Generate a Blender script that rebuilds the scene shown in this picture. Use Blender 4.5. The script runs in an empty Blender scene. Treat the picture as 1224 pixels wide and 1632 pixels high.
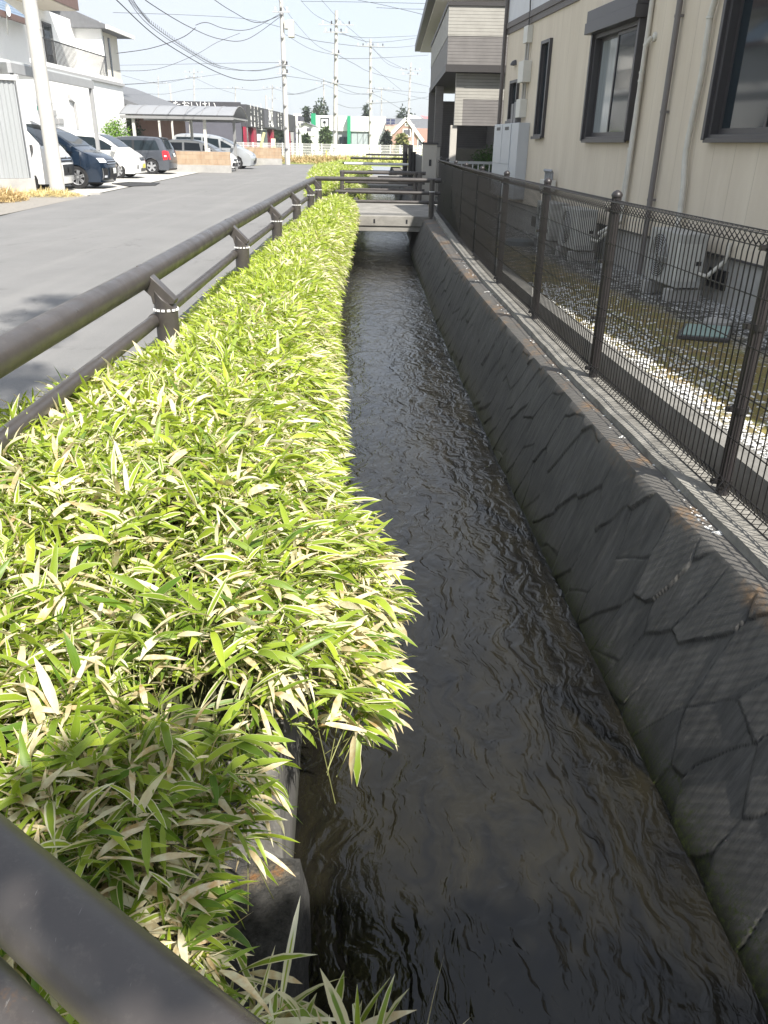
import bpy, bmesh, math, random
import numpy as np
from mathutils import Vector, Matrix
random.seed(7); RNG = np.random.default_rng(7)
SC = bpy.context.scene
COL = SC.collection
R_ = math.radians
# ------------------------------------------------------------------ camera
F, CX, CY, CH = 1246.0, 612.0, 816.0, 1.5
_d = np.array([563 - CX, -(3465 - CY), -F]); _d /= np.linalg.norm(_d)
_up = -_d
_f = np.array([0, 0, -1.0]); _f = _f - _f.dot(_up) * _up; _f /= np.linalg.norm(_f)
_r = np.cross(_f, _up)
RM = np.array([_r, _f, _up])
cam_d = bpy.data.cameras.new('camera'); cam = bpy.data.objects.new('camera', cam_d); COL.objects.link(cam)
cam_d.sensor_fit = 'VERTICAL'; cam_d.sensor_height = 24.0; cam_d.lens = 24.0 * F / 1632.0
cam_d.clip_start = 0.05; cam_d.clip_end = 3000
_m = Matrix([list(RM[0]) + [0], list(RM[1]) + [0], list(RM[2]) + [CH], [0, 0, 0, 1]])
cam.matrix_world = _m
SC.camera = cam
# ------------------------------------------------------------------ sun and sky
SUN = Vector((0.46, -0.80, 1.0)).normalized()          # towards the sun
el = math.asin(SUN.z); az = math.atan2(SUN.x, SUN.y)
sd = bpy.data.lights.new('sun', 'SUN'); sd.energy = 4.6; sd.angle = R_(0.6); sd.color = (1.0, 0.95, 0.87)
so = bpy.data.objects.new('sun', sd); COL.objects.link(so)
so.rotation_euler = SUN.to_track_quat('Z', 'Y').to_euler(); so.location = (5, -10, 20)
W = bpy.data.worlds.new('World'); SC.world = W; W.use_nodes = True
nt = W.node_tree; nt.nodes.clear()
o = nt.nodes.new('ShaderNodeOutputWorld'); bg = nt.nodes.new('ShaderNodeBackground')
sky = nt.nodes.new('ShaderNodeTexSky'); sky.sky_type = 'NISHITA'; sky.sun_disc = False
sky.sun_elevation = el; sky.sun_rotation = az; sky.air_density = 1.0; sky.dust_density = 1.5; sky.ozone_density = 1.0
tc = nt.nodes.new('ShaderNodeTexCoord'); mp = nt.nodes.new('ShaderNodeMapping'); mp.inputs['Scale'].default_value = (1.2, 1.2, 5)
nz = nt.nodes.new('ShaderNodeTexNoise'); nz.inputs['Scale'].default_value = 1.6; nz.inputs['Detail'].default_value = 5
cr = nt.nodes.new('ShaderNodeMapRange'); cr.inputs[1].default_value = .3; cr.inputs[2].default_value = .75; cr.inputs[3].default_value = .60; cr.inputs[4].default_value = .97
mx = nt.nodes.new('ShaderNodeMix'); mx.data_type = 'RGBA'
L = nt.links.new
L(tc.outputs['Generated'], mp.inputs[0]); L(mp.outputs[0], nz.inputs['Vector']); L(nz.outputs[0], cr.inputs[0])
L(cr.outputs[0], mx.inputs[0]); L(sky.outputs[0], mx.inputs[6]); mx.inputs[7].default_value = (4.35, 4.65, 5.15, 1)
L(mx.outputs[2], bg.inputs[0]); bg.inputs[1].default_value = 0.10; L(bg.outputs[0], o.inputs[0])
SC.view_settings.view_transform = 'Standard'; SC.view_settings.look = 'None'
SC.view_settings.exposure = 1.08; SC.view_settings.gamma = 1
SC.cycles.max_bounces = 6; SC.cycles.transparent_max_bounces = 12; SC.cycles.use_denoising = True

# ------------------------------------------------------------------ maths helpers
def ray(x, y): return RM @ np.array([(x - CX) / F, -(y - CY) / F, -1.0])
def AZ(x, y, z):
    r = ray(x, y); t = (z - CH) / r[2]; return Vector((r[0] * t, r[1] * t, z))
def AY(x, y, Y):
    r = ray(x, y); t = Y / r[1]; return Vector((r[0] * t, Y, CH + r[2] * t))
def AX(x, y, X):
    r = ray(x, y); t = X / r[0]; return Vector((X, r[1] * t, CH + r[2] * t))
def interp(pts):
    a = np.array(pts, float); return lambda y: np.interp(y, a[:, 0], a[:, 1])
toe = interp([(-12, 1.75), (0, 1.25), (1.57, 1.176), (2.77, 1.109), (6.06, .932), (11, .73), (17.1, .553), (21.6, .49), (45, .15), (70, -.2)])
crest = interp([(-12, 2.4), (0, 1.68), (2.59, 1.482), (3.94, 1.343), (6.4, 1.209), (9.27, 1.07), (13, .93), (18.3, .808), (24, .74), (45, .42), (70, .05)])
fenceX = interp([(-6, 2.2), (0, 1.86), (1.4, 1.77), (3.48, 1.634), (5.57, 1.499), (7.73, 1.42), (9.83, 1.333), (11.9, 1.28), (14, 1.24), (21, 1.2)])
lwall = lambda y: toe(y) - 1.455
railX = interp([(1.3, -1.44), (2.9, -1.463), (4.9, -1.487), (8.25, -1.575), (10.9, -1.61), (14.1, -1.68), (18.9, -1.72)])

# ------------------------------------------------------------------ mesh builder
class MB:
    def __init__(s): s.v = []; s.f = []; s.mi = []; s.cur = 0
    def add(s, vs, fs):
        b = len(s.v); s.v += [tuple(map(float, v)) for v in vs]
        for f in fs: s.f.append([i + b for i in f]); s.mi.append(s.cur)
        return s
    def hexa(s, p):   # 8 pts: bottom 4 ccw, top 4
        return s.add(p, [(0, 3, 2, 1), (4, 5, 6, 7), (0, 1, 5, 4), (1, 2, 6, 5), (2, 3, 7, 6), (3, 0, 4, 7)])
    def box(s, x0, x1, y0, y1, z0, z1):
        return s.hexa([(x0, y0, z0), (x1, y0, z0), (x1, y1, z0), (x0, y1, z0), (x0, y0, z1), (x1, y0, z1), (x1, y1, z1), (x0, y1, z1)])
    def obox(s, o, u, v, w):  # oriented box: corner o, edge vectors u,v,w
        o, u, v, w = map(Vector, (o, u, v, w))
        return s.hexa([o, o + u, o + u + v, o + v, o + w, o + u + w, o + u + v + w, o + v + w])
    def tube(s, pts, r, n=8, cap=True, r2=None):
        pts = [Vector(p) for p in pts]; b = len(s.v); m = len(pts); rings = []
        up = None
        for i, p in enumerate(pts):
            d = (pts[min(i + 1, m - 1)] - pts[max(i - 1, 0)]).normalized()
            if up is None: up = Vector((0, 0, 1)) if abs(d.z) < .9 else Vector((0, 1, 0))
            a = d.cross(up).normalized(); c = a.cross(d).normalized(); up = c
            rr = r if r2 is None else r + (r2 - r) * i / (m - 1)
            if isinstance(r, (list, tuple)): rr = r[i]
            for k in range(n):
                t = 2 * math.pi * k / n; s.v.append(tuple(p + a * math.cos(t) * rr + c * math.sin(t) * rr))
        for i in range(m - 1):
            for k in range(n):
                k2 = (k + 1) % n
                s.f.append([b + i * n + k, b + i * n + k2, b + (i + 1) * n + k2, b + (i + 1) * n + k]); s.mi.append(s.cur)
        if cap:
            s.f.append([b + k for k in range(n)][::-1]); s.mi.append(s.cur)
            s.f.append([b + (m - 1) * n + k for k in range(n)]); s.mi.append(s.cur)
        return s
    def lathe(s, c, prof, n=16, axis='z'):
        c = Vector(c); b = len(s.v)
        for (r, h) in prof:
            for k in range(n):
                t = 2 * math.pi * k / n; x, y = r * math.cos(t), r * math.sin(t)
                p = {'z': (x, y, h), 'y': (x, h, y), 'x': (h, x, y)}[axis]
                s.v.append(tuple(c + Vector(p)))
        for i in range(len(prof) - 1):
            for k in range(n):
                k2 = (k + 1) % n; s.f.append([b + i * n + k, b + i * n + k2, b + (i + 1) * n + k2, b + (i + 1) * n + k]); s.mi.append(s.cur)
        return s
    def prism(s, poly, vec):  # planar polygon extruded by vec
        vec = Vector(vec); n = len(poly); b = [Vector(p) for p in poly]
        return s.add(b + [p + vec for p in b], [list(range(n))[::-1], [n + i for i in range(n)]] + [[i, (i + 1) % n, n + (i + 1) % n, n + i] for i in range(n)])
    def quad(s, *p): return s.add(p, [tuple(range(len(p)))])
    def grid(s, P):  # P array (n,m,3)
        n, m = P.shape[:2]; b = len(s.v); s.v += [tuple(x) for x in P.reshape(-1, 3).tolist()]
        for i in range(n - 1):
            for j in range(m - 1):
                s.f.append([b + i * m + j, b + i * m + j + 1, b + (i + 1) * m + j + 1, b + (i + 1) * m + j]); s.mi.append(s.cur)
        return s
    def link(s, name, mats, parent=None, smooth=False, bevel=0, loc=None):
        me = bpy.data.meshes.new(name); me.from_pydata(s.v, [], s.f)
        mats = mats if isinstance(mats, (list, tuple)) else [mats]
        for m in mats: me.materials.append(m)
        if len(mats) > 1: me.polygons.foreach_set('material_index', s.mi)
        bm = bmesh.new(); bm.from_mesh(me); bmesh.ops.recalc_face_normals(bm, faces=bm.faces); bm.to_mesh(me); bm.free()
        if smooth:
            me.polygons.foreach_set('use_smooth', [True] * len(me.polygons))
            if smooth is not True: me.set_sharp_from_angle(angle=R_(smooth))
        ob = bpy.data.objects.new(name, me); COL.objects.link(ob)
        if bevel:
            md = ob.modifiers.new('bevel', 'BEVEL'); md.width = bevel; md.segments = 2; md.limit_method = 'ANGLE'; md.angle_limit = R_(40)
        if parent is not None:
            ob.parent = parent
            ob.matrix_parent_inverse = Matrix.Translation(-Vector(parent.location)) if parent.type == 'EMPTY' and not parent.get('_own') else Matrix()
        return ob
def tag(ob, label=None, cat=None, group=None, kind=None):
    if label: ob['label'] = label
    if cat: ob['category'] = cat
    if group: ob['group'] = group
    if kind: ob['kind'] = kind
    return ob
def thing(name, label, cat, loc=(0, 0, 0), group=None):   # parts are given in world coordinates
    e = bpy.data.objects.new(name, None); COL.objects.link(e); e.location = loc; e.empty_display_size = .2
    return tag(e, label, cat, group)
def sub(mb, name, mats, parent, **k):   # sub-part of a mesh part built in world coordinates
    ob = mb.link(name, mats, None, **k); ob.parent = parent
    M = Matrix()
    q = parent
    # parents are meshes that carry identity own-transform relative to world
    ob.matrix_parent_inverse = Matrix()
    return ob
def copy_tree(src, loc, label=None, group=None, rotz=None, scale=None):
    def cp(o, par):
        c = o.copy(); COL.objects.link(c)
        if par is not None: c.parent = par; c.matrix_parent_inverse = o.matrix_parent_inverse.copy()
        for ch in list(o.children): cp(ch, c)
        return c
    r = cp(src, None); r.location = loc
    if rotz is not None: r.rotation_euler = (0, 0, rotz)
    if scale: r.scale = scale
    if label: r['label'] = label
    if group: r['group'] = group
    return r
# ------------------------------------------------------------------ materials
MC = {}
def mat(name, col, rough=.6, var=0, vscale=4, bump=0, bscale=30, metal=0, spec=.5, coat=0, col2=None, stretch=None, emit=None, trans=0, detail=5):
    if name in MC: return MC[name]
    m = bpy.data.materials.new(name); m.use_nodes = True; n = m.node_tree; p = n.nodes['Principled BSDF']
    c = (*col, 1) if len(col) == 3 else col
    p.inputs['Base Color'].default_value = c; p.inputs['Roughness'].default_value = rough; p.inputs['Metallic'].default_value = metal
    p.inputs['Specular IOR Level'].default_value = spec; p.inputs['Coat Weight'].default_value = coat
    if trans: p.inputs['Transmission Weight'].default_value = trans
    if emit: p.inputs['Emission Color'].default_value = (*emit[:3], 1); p.inputs['Emission Strength'].default_value = emit[3]
    if var or bump:
        t = n.nodes.new('ShaderNodeNewGeometry'); vec = t.outputs['Position']
        if stretch:
            mm = n.nodes.new('ShaderNodeMapping'); mm.inputs['Scale'].default_value = stretch; n.links.new(vec, mm.inputs[0]); vec = mm.outputs[0]
    if var:
        a = n.nodes.new('ShaderNodeTexNoise'); a.inputs['Scale'].default_value = vscale; a.inputs['Detail'].default_value = detail; a.inputs['Roughness'].default_value = .65
        n.links.new(vec, a.inputs['Vector'])
        mr = n.nodes.new('ShaderNodeMapRange'); mr.inputs[1].default_value = .3; mr.inputs[2].default_value = .7; n.links.new(a.outputs[0], mr.inputs[0])
        x = n.nodes.new('ShaderNodeMix'); x.data_type = 'RGBA'; n.links.new(mr.outputs[0], x.inputs[0])
        k = col2 if col2 else tuple(v * (1 - var) for v in col[:3])
        x.inputs[6].default_value = (*k, 1); x.inputs[7].default_value = (*(min(1, v * (1 + var * .35)) for v in col[:3]), 1)
        n.links.new(x.outputs[2], p.inputs['Base Color'])
    if bump:
        b = n.nodes.new('ShaderNodeTexNoise'); b.inputs['Scale'].default_value = bscale; b.inputs['Detail'].default_value = 4; n.links.new(vec, b.inputs['Vector'])
        bb = n.nodes.new('ShaderNodeBump'); bb.inputs['Strength'].default_value = bump; bb.inputs['Distance'].default_value = .01
        n.links.new(b.outputs[0], bb.inputs['Height']); n.links.new(bb.outputs[0], p.inputs['Normal'])
    MC[name] = m; return m
class NT:  # tiny node helper
    def __init__(s, name, rough=.7):
        s.m = bpy.data.materials.new(name); s.m.use_nodes = True; s.n = s.m.node_tree; s.p = s.n.nodes['Principled BSDF']; s.p.inputs['Roughness'].default_value = rough
    def N(s, t, **k):
        x = s.n.nodes.new('ShaderNode' + t)
        for a, b in k.items():
            if a.startswith('_'): setattr(x, a[1:], b)
            else: x.inputs[a.replace('__', ' ')].default_value = b
        return x
    def L(s, a, b): s.n.links.new(a, b)
    def noise(s, vec, scale, detail=5, rough=.6, dist=0):
        x = s.N('TexNoise', Scale=scale, Detail=detail, Roughness=rough, Distortion=dist); s.L(vec, x.inputs['Vector']); return x.outputs[0]
    def rng(s, v, a, b, c=0, d=1):
        x = s.N('MapRange'); [setattr(x.inputs[i + 1], 'default_value', q) for i, q in enumerate((a, b, c, d))]; s.L(v, x.inputs[0]); return x.outputs[0]
    def mix(s, f, a, b, mode='MIX'):
        x = s.n.nodes.new('ShaderNodeMix'); x.data_type = 'RGBA'; x.blend_type = mode
        for i, q in ((0, f), (6, a), (7, b)):
            if isinstance(q, (int, float)): x.inputs[i].default_value = q
            elif isinstance(q, tuple): x.inputs[i].default_value = (*q[:3], 1)
            else: s.L(q, x.inputs[i])
        return x.outputs[2]
    def math(s, op, a, b=0, c=None):
        x = s.N('Math', _operation=op)
        for i, q in enumerate((a, b) if c is None else (a, b, c)):
            if isinstance(q, (int, float)): x.inputs[i].default_value = q
            else: s.L(q, x.inputs[i])
        return x.outputs[0]
    def map(s, vec, scale=(1, 1, 1), rot=(0, 0, 0)):
        x = s.N('Mapping'); x.inputs['Scale'].default_value = scale; x.inputs['Rotation'].default_value = rot; s.L(vec, x.inputs[0]); return x.outputs[0]
    def bump(s, h, strength=.5, dist=.01, prev=None):
        x = s.N('Bump'); x.inputs['Strength'].default_value = strength; x.inputs['Distance'].default_value = dist; s.L(h, x.inputs['Height'])
        if prev is not None: s.L(prev, x.inputs['Normal'])
        return x.outputs[0]
    def pos(s): return s.N('NewGeometry').outputs['Position']
    def sep(s, v): x = s.N('SeparateXYZ'); s.L(v, x.inputs[0]); return x.outputs
    def comb(s, x, y, z):
        c = s.N('CombineXYZ')
        for i, q in enumerate((x, y, z)):
            if isinstance(q, (int, float)): c.inputs[i].default_value = q
            else: s.L(q, c.inputs[i])
        return c.outputs[0]
    def out(s, col=None, nrm=None, rough=None):
        if col is not None: s.L(col, s.p.inputs['Base Color'])
        if nrm is not None: s.L(nrm, s.p.inputs['Normal'])
        if rough is not None: s.L(rough, s.p.inputs['Roughness'])
        return s.m
# asphalt
t = NT('asphalt', .9); P = t.pos()
c = t.mix(t.rng(t.noise(P, .45, 6, .7), .35, .7), (.175, .174, .172), (.215, .213, .21))
c = t.mix(t.rng(t.noise(P, 160, 2), .35, .75), c, t.mix(.4, c, (.07, .07, .07)))
c = t.mix(t.rng(t.noise(t.map(P, (1, .25, 1)), 1.3, 7, .75), .58, .68, 0, .35), c, (.13, .13, .128))
v = t.N('TexVoronoi', Scale=.55, _feature='DISTANCE_TO_EDGE'); t.L(t.map(t.comb(t.math('ADD', t.sep(P)[0], t.math('MULTIPLY', t.noise(P, 2.5, 5, .7), .9)), t.math('ADD', t.sep(P)[1], t.math('MULTIPLY', t.noise(P, 2.1, 5, .7), .9)), 0), (1, .7, 1)), v.inputs['Vector'])
c = t.mix(t.math('MULTIPLY', t.rng(v.outputs['Distance'], 0, .012, .55, 0), t.rng(t.noise(P, .5, 2), .52, .56)), c, (.06, .06, .058))
c = t.mix(t.rng(t.noise(t.map(P, (2, .06, 1)), 1.2, 3), .5, .7, 0, .25), c, (.25, .245, .235))
M_asphalt = t.out(c, t.bump(t.noise(P, 170, 2), .5, .006))
# generic concretes
M_conc = mat('concrete', (.34, .33, .31), .9, .35, 2.2, .4, 60)
M_conc_light = mat('pale_concrete', (.40, .39, .37), .9, .25, 2.0, .3, 50)
M_conc_dark = mat('stained_concrete', (.16, .155, .145), .9, .55, 5, .6, 45)
M_lot = mat('lot_gravel', (.50, .49, .46), .95, .25, 9, .5, 90)
M_soil = mat('soil', (.055, .045, .03), 1, .5, 8, .6, 60)
M_grey_brown = mat('brown_grey_paint', (.085, .078, .072), .38, .12, 3, .04, 200, spec=.5)
t = NT('rail_paint', .34); P = t.pos()
c = t.mix(t.rng(t.noise(P, 2.5, 6, .7), .35, .7), (.048, .043, .041), (.070, .062, .058))
c = t.mix(t.rng(t.noise(P, 45, 6, .75), .55, .75, 0, .35), c, (.16, .145, .125))
sc = t.noise(t.map(P, (60, 4, 30), (.3, .2, .6)), 3, 3, .7); c = t.mix(t.rng(sc, .70, .74, 0, .5), c, (.28, .27, .26))
c = t.mix(t.rng(t.noise(P, 9, 5, .8), .66, .72, 0, .5), c, (.12, .07, .035))
M_rail = t.out(c, t.bump(t.noise(P, 220, 3), .05, .003), t.rng(t.noise(P, 6, 5), .3, .7, .26, .5))
M_black_metal = mat('dark_metal', (.022, .021, .022), .45, .2, 6)
M_white_paint = mat('white_paint', (.80, .80, .78), .5, .06, 3)
M_off = mat('off_white_plastic', (.62, .61, .56), .45, .08, 6)
M_reflect = mat('white_reflector', (.85, .85, .85), .3)
M_pole = mat('pole_concrete', (.52, .51, .48), .9, .14, 3, .2, 70)
M_glass = mat('dark_window_glass', (.016, .024, .030), .05, spec=.38)
M_curtain = mat('curtain', (.42, .45, .45), .8, .15, 8, stretch=(8, 8, .3))
M_frame = mat('bronze_window_frame', (.055, .052, .055), .4)
M_wire = mat('cable_black', (.04, .04, .045), .6)
M_rubber = mat('tyre_rubber', (.015, .015, .016), .75)
M_chrome = mat('chrome', (.75, .76, .78), .18, metal=1)
M_silver_rim = mat('alloy_rim', (.62, .63, .65), .3, metal=.7)
M_black_plastic = mat('black_plastic', (.018, .018, .02), .4)
M_headlight = mat('headlight_lens', (.62, .66, .70), .12, spec=.9)
M_taillight = mat('taillight_lens', (.55, .015, .025), .15, spec=.8)
M_plate_w = mat('plate_white', (.75, .77, .74), .5)
M_plate_y = mat('plate_yellow', (.65, .60, .08), .5)
M_plate_k = mat('plate_black', (.02, .02, .02), .5)
M_green_sign = mat('green_sign', (.05, .42, .30), .5)

# ================================================================== SETTING
# ---- ground sheets either side of the channel
m = MB()
ys = [-12, -6, -3, 0, 1.7, 3, 5, 8, 12, 16, 20, 26, 34, 45, 60, 70]
def lb(y): return float(lwall(y)) - .22
for a, b in zip(ys[:-1], ys[1:]):
    m.quad((-400, a, -.03), (lb(a), a, -.03), (lb(b), b, -.03), (-400, b, -.03))
    m.quad((float(crest(a)) + .5, a, -.25), (400, a, -.25), (400, b, -.25), (float(crest(b)) + .5, b, -.25))
m.quad((-400, 70, -.03), (400, 70, -.03), (400, 900, -.03), (-400, 900, -.03))
m.quad((-400, -200, -.03), (400, -200, -.03), (400, -12, -.03), (-400, -12, -.03))
tag(m.link('ground', mat('field_ground', (.20, .19, .09), 1, .5, .6, .5, 20)), kind='structure')
# right side yard ground further on (beyond the beige house garden)
m = MB(); m.quad((1.3, 20.6, -.01), (30, 20.6, -.01), (30, 70, -.01), (.6, 70, -.01))
tag(m.link('pavement', mat('yard_concrete', (.30, .30, .28), .95, .3, 1.5, .3, 60)), kind='structure')
# ---- road
m = MB(); Lr = [(-8.2, -14), (-8.15, 17.3), (-8.6, 22), (-10.2, 50), (-9.2, 62), (-8.6, 74)]
Rr = [(-1.55, -14), (-1.66, 17.3), (-1.75, 22), (-4.5, 50), (-5.4, 62), (-7.0, 74)]
for i in range(5):
    m.quad((*Lr[i], .004), (*Rr[i], .004), (*Rr[i + 1], .004), (*Lr[i + 1], .004))
tag(m.link('road', M_asphalt), kind='structure')
# ---- parking lot, pale concrete
m = MB(); m.quad((-40, 22.9, .0), (-8.75, 22.9, .0), (-10.0, 44.2, .0), (-40, 44.2, .0)); m.quad((-40, 44.2, .0), (-10.0, 44.2, .0), (-10.35, 62, .0), (-40, 62, .0))
tag(m.link('parking_lot', M_lot), kind='structure')
# ---- water
t = NT('canal_water', .035); P = t.pos(); s = t.sep(P)
wv = t.N('VectorMath', _operation='ADD'); t.L(P, wv.inputs[0])
wn = t.N('TexNoise', Scale=2.6, Detail=3.0); t.L(P, wn.inputs['Vector']); wm = t.N('VectorMath', _operation='SCALE'); t.L(wn.outputs['Color'], wm.inputs[0]); wm.inputs['Scale'].default_value = .35; t.L(wm.outputs[0], wv.inputs[1]); Pd = wv.outputs[0]
h1 = t.noise(t.map(Pd, (1.7, .6, 1), (0, 0, .2)), 6.0, 2, .45, 1.1)
h2 = t.noise(t.map(Pd, (1.2, .8, 1), (0, 0, -.5)), 21, 3, .55, .5)
h3 = t.noise(t.map(P, (1.3, .6, 1), (0, 0, .35)), 60, 3, .5, .4)
n1 = t.bump(h1, 1.0, .013); n2 = t.bump(h2, 1.0, .0035, n1); n3 = t.bump(h3, 1.0, .0008, n2)
cc = t.mix(t.rng(t.noise(t.map(Pd, (2.0, .5, 1)), 2.0, 6, .7, 1), .35, .68), (.004, .004, .004), (.017, .015, .009))
t.p.inputs['IOR'].default_value = 1.38; t.p.inputs['Specular IOR Level'].default_value = .6
M_water = t.out(cc, n3)
yy = np.concatenate([np.arange(-10, 0, .25), np.arange(0, 9, .022), np.arange(9, 22, .05), np.arange(22, 70, .5)])
uu = np.linspace(0, 1, 90)
Y, U = np.meshgrid(yy, uu, indexing='ij')
x0 = lwall(Y) - .12; x1 = toe(Y) + .12; X = x0 + (x1 - x0) * U
def fbm(x, y, seed, octs=4, lac=2.0):
    r = np.random.default_rng(seed); out = 0; a = 1
    for k in range(octs):
        for _ in range(5):
            th = r.uniform(0, math.pi); ph = r.uniform(0, 6.28); f = lac ** k * r.uniform(.7, 1.4)
            out = out + a * np.sin(f * (x * math.cos(th) + y * math.sin(th)) + ph + 1.3 * np.sin(f * .6 * (y * math.cos(th) - x * math.sin(th)) + ph * 2))
        a *= .55
    return out / 6
Z = -.85 + .0034 * fbm(X * 11, Y * 6 + X * 4, 5, 3) + .0006 * fbm(X * 34, Y * 18, 6, 2)
m = MB(); m.grid(np.stack([X, Y, Z], -1))
tag(m.link('canal_water', M_water, smooth=True), kind='structure')
# ---- canal bed walls (left)
t = NT('old_concrete_wall', .9); P = t.pos(); s = t.sep(P)
c = t.mix(t.rng(t.noise(t.map(P, (5, 1.2, .8)), 5, 6, .7), .35, .7), (.09, .087, .08), (.22, .213, .195))
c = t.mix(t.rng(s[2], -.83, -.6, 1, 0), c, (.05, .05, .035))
M_lwall = t.out(c, t.bump(t.noise(P, 50, 5), .5, .01))
m = MB(); ysl = np.array([1.68, 3, 5, 8, 12, 16, 20, 26, 34, 45, 60, 70.])
m.grid(np.array([[(lwall(y), y, -1.1), (lwall(y), y, -.12), (lwall(y) - .34, y, -.12), (lwall(y) - .34, y, -.9)] for y in ysl]))
m.add([(float(lwall(1.68)), 1.68, -1.1), (float(lwall(1.68)), 1.68, -.12), (float(lwall(1.68)) - .34, 1.68, -.12), (float(lwall(1.68)) - .34, 1.68, -1.1)], [(0, 1, 2, 3)])
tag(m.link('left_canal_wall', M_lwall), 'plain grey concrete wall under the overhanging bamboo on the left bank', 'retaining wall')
# rough near block with orange lichen
t = NT('rough_block', .95); P = t.pos()
c = t.mix(t.rng(t.noise(P, 30, 6, .75), .35, .7), (.022, .022, .021), (.085, .083, .078))
d = t.N('VectorMath', _operation='DISTANCE'); t.L(P, d.inputs[0]); d.inputs[1].default_value = (-.36, 1.60, -.42)
d2 = t.N('VectorMath', _operation='DISTANCE'); t.L(P, d2.inputs[0]); d2.inputs[1].default_value = (-.295, 1.62, -.42)
w = t.math('MINIMUM', d.outputs['Value'], d2.outputs['Value']); w = t.math('ADD', w, t.math('MULTIPLY', t.noise(P, 40, 4), .05))
c = t.mix(t.math('MULTIPLY', t.rng(w, .05, .085, .8, 0), t.rng(t.noise(P, 90, 4, .8), .4, .55)), c, (.19, .155, .105)); c = t.mix(t.math('MULTIPLY', t.rng(w, .038, .050, 1, 0), t.rng(t.noise(P, 120, 3, .8), .35, .45)), c, (.27, .135, .05))
M_block = t.out(c, t.bump(t.noise(P, 55, 6, .7), .9, .02))
n, k = 40, 30; gy = np.linspace(-1.5, 1.675, n * 3); gx = np.linspace(0, 1, k); GY, GX = np.meshgrid(gy, gx, indexing='ij')
wx = -.205 + 0 * GY; tq = np.clip((GX - .62) / .38, 0, 1); X = np.where(GX < .62, -.85 + GX / .62 * .62, -.23 + .025 * np.minimum(1, tq * 4)); Z = np.where(GX < .62, -.42 - .03 * GX, -.44 - tq * .6)
X = X + fbm(GY * 22, GX * 9, 3, 4) * .010; Z = Z + fbm(GY * 18, GX * 12, 9, 4) * .012
m = MB(); m.grid(np.stack([X, GY, Z], -1)); m.quad((-.80, 1.68, -.5), (-.80, 1.68, -.10), (-.80, -1.5, -.10), (-.80, -1.5, -.5))
tag(m.link('bridge_wing_block', M_block, smooth=60), 'rough dark concrete block with two orange lichen spots at the near bridge end', 'concrete block')
# ---- right retaining wall, cast stone pattern
def stonewall(y0, y1, dy, nt_, seed):
    r = np.random.default_rng(seed)
    Ys = np.arange(y0, y1 + dy, dy); T = np.linspace(0, 1, nt_)
    YY, TT = np.meshgrid(Ys, T, indexing='ij')          # T 0 at toe, 1 at crest
    SL = .86
    yw = YY + .10 * TT + .06 * np.sin(TT * 3 + YY * 1.7) + .030 * fbm(YY * 7, TT * 5, 11, 4)
    tt = TT * SL + .030 * fbm(YY * 8, TT * 7, 12, 4)
    cells = []
    cw, chh = .30, .40
    for i in range(int(-4 / cw), int(22 / cw)):
        for j in range(-1, 4):
            cells.append(((i + (j % 2) * .5 + r.uniform(-.34, .34)) * cw, (j + .4 + r.uniform(-.34, .34)) * chh - .1 + .5 * chh))
    cells = np.array(cells); nc = len(cells)
    tiltx = r.uniform(-.025, .025, nc); tiltt = r.uniform(.0, .06, nc); off = r.uniform(-.002, .004, nc)
    H = np.zeros_like(YY); D1 = np.full(YY.shape, 9.); D2 = np.full(YY.shape, 9.); ID = np.zeros(YY.shape, int)
    a = 1.0; bsc = .55
    for c_i in range(nc):
        cy, ct = cells[c_i]
        lo = np.searchsorted(Ys, cy - .9); hi = np.searchsorted(Ys, cy + .9)
        if hi <= lo: continue
        dd = np.hypot((yw[lo:hi] - cy) * a, (tt[lo:hi] - ct) * bsc)
        d1 = D1[lo:hi]; d2 = D2[lo:hi]; idd = ID[lo:hi]
        new = dd < d1
        d2[:] = np.where(new, d1, np.minimum(d2, dd)); idd[:] = np.where(new, c_i, idd); d1[:] = np.where(new, dd, d1)
    gap = D2 - D1
    H = off[ID] + tiltx[ID] * (yw - cells[ID, 0]) - tiltt[ID] * (tt - cells[ID, 1]) * .75
    sm = np.clip(gap / .012, 0, 1); sm = sm * sm * (3 - 2 * sm)
    H = H * sm - .003 * (1 - sm)
    crk = np.exp(-(gap / (.0030 + .0025 * r.random(nc)[ID])) ** 2) * np.clip((1 - TT) / .08, 0, 1) * (.35 + .65 * (r.random(nc)[ID] > .3))
    H = H + .0018 * fbm(YY * 24, TT * 4, 21, 3) + .0004 * fbm(YY * 80, TT * 14, 22, 2)
    H = H * np.clip((1.0 - TT) / .05, 0, 1)
    xt = toe(YY); xc = crest(YY)
    ed = np.clip((TT - .9) / .1, 0, 1)
    zt = -.06 - .0; Zc = -.85 + (.79) * TT; Xc = xt + (xc - xt) * TT
    # round the crest
    Zc = Zc - .006 * ed ** 6; Xc = Xc + .0 * ed
    nx, nz_ = -.93, .36
    X = Xc + nx * H; Z = Zc + nz_ * H
    # strip down below water and crest top
    return YY, X, Z, crk
t = NT('cast_stone_wall', .78); P = t.pos(); s = t.sep(P)
Pr = t.comb(t.math('ADD', s[1], t.math('MULTIPLY', s[2], -.15)), t.math('MULTIPLY', s[2], .12), 0)
st = t.noise(Pr, 26, 7, .8); big = t.noise(P, 2.5, 5, .6)
c = t.mix(t.rng(st, .32, .72), (.045, .044, .042), (.150, .145, .136))
c = t.mix(t.rng(big, .35, .68), t.mix(.45, c, (.02, .02, .02)), c)
c = t.mix(t.rng(t.noise(Pr, 9, 5, .8, 1), .6, .78, 0, .5), c, (.17, .17, .165))
org = t.math('MULTIPLY', t.rng(s[2], -.15, -.075), t.rng(t.noise(t.map(P, (1, .8, 1)), 2.3, 6, .7), .5, .63))
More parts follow.
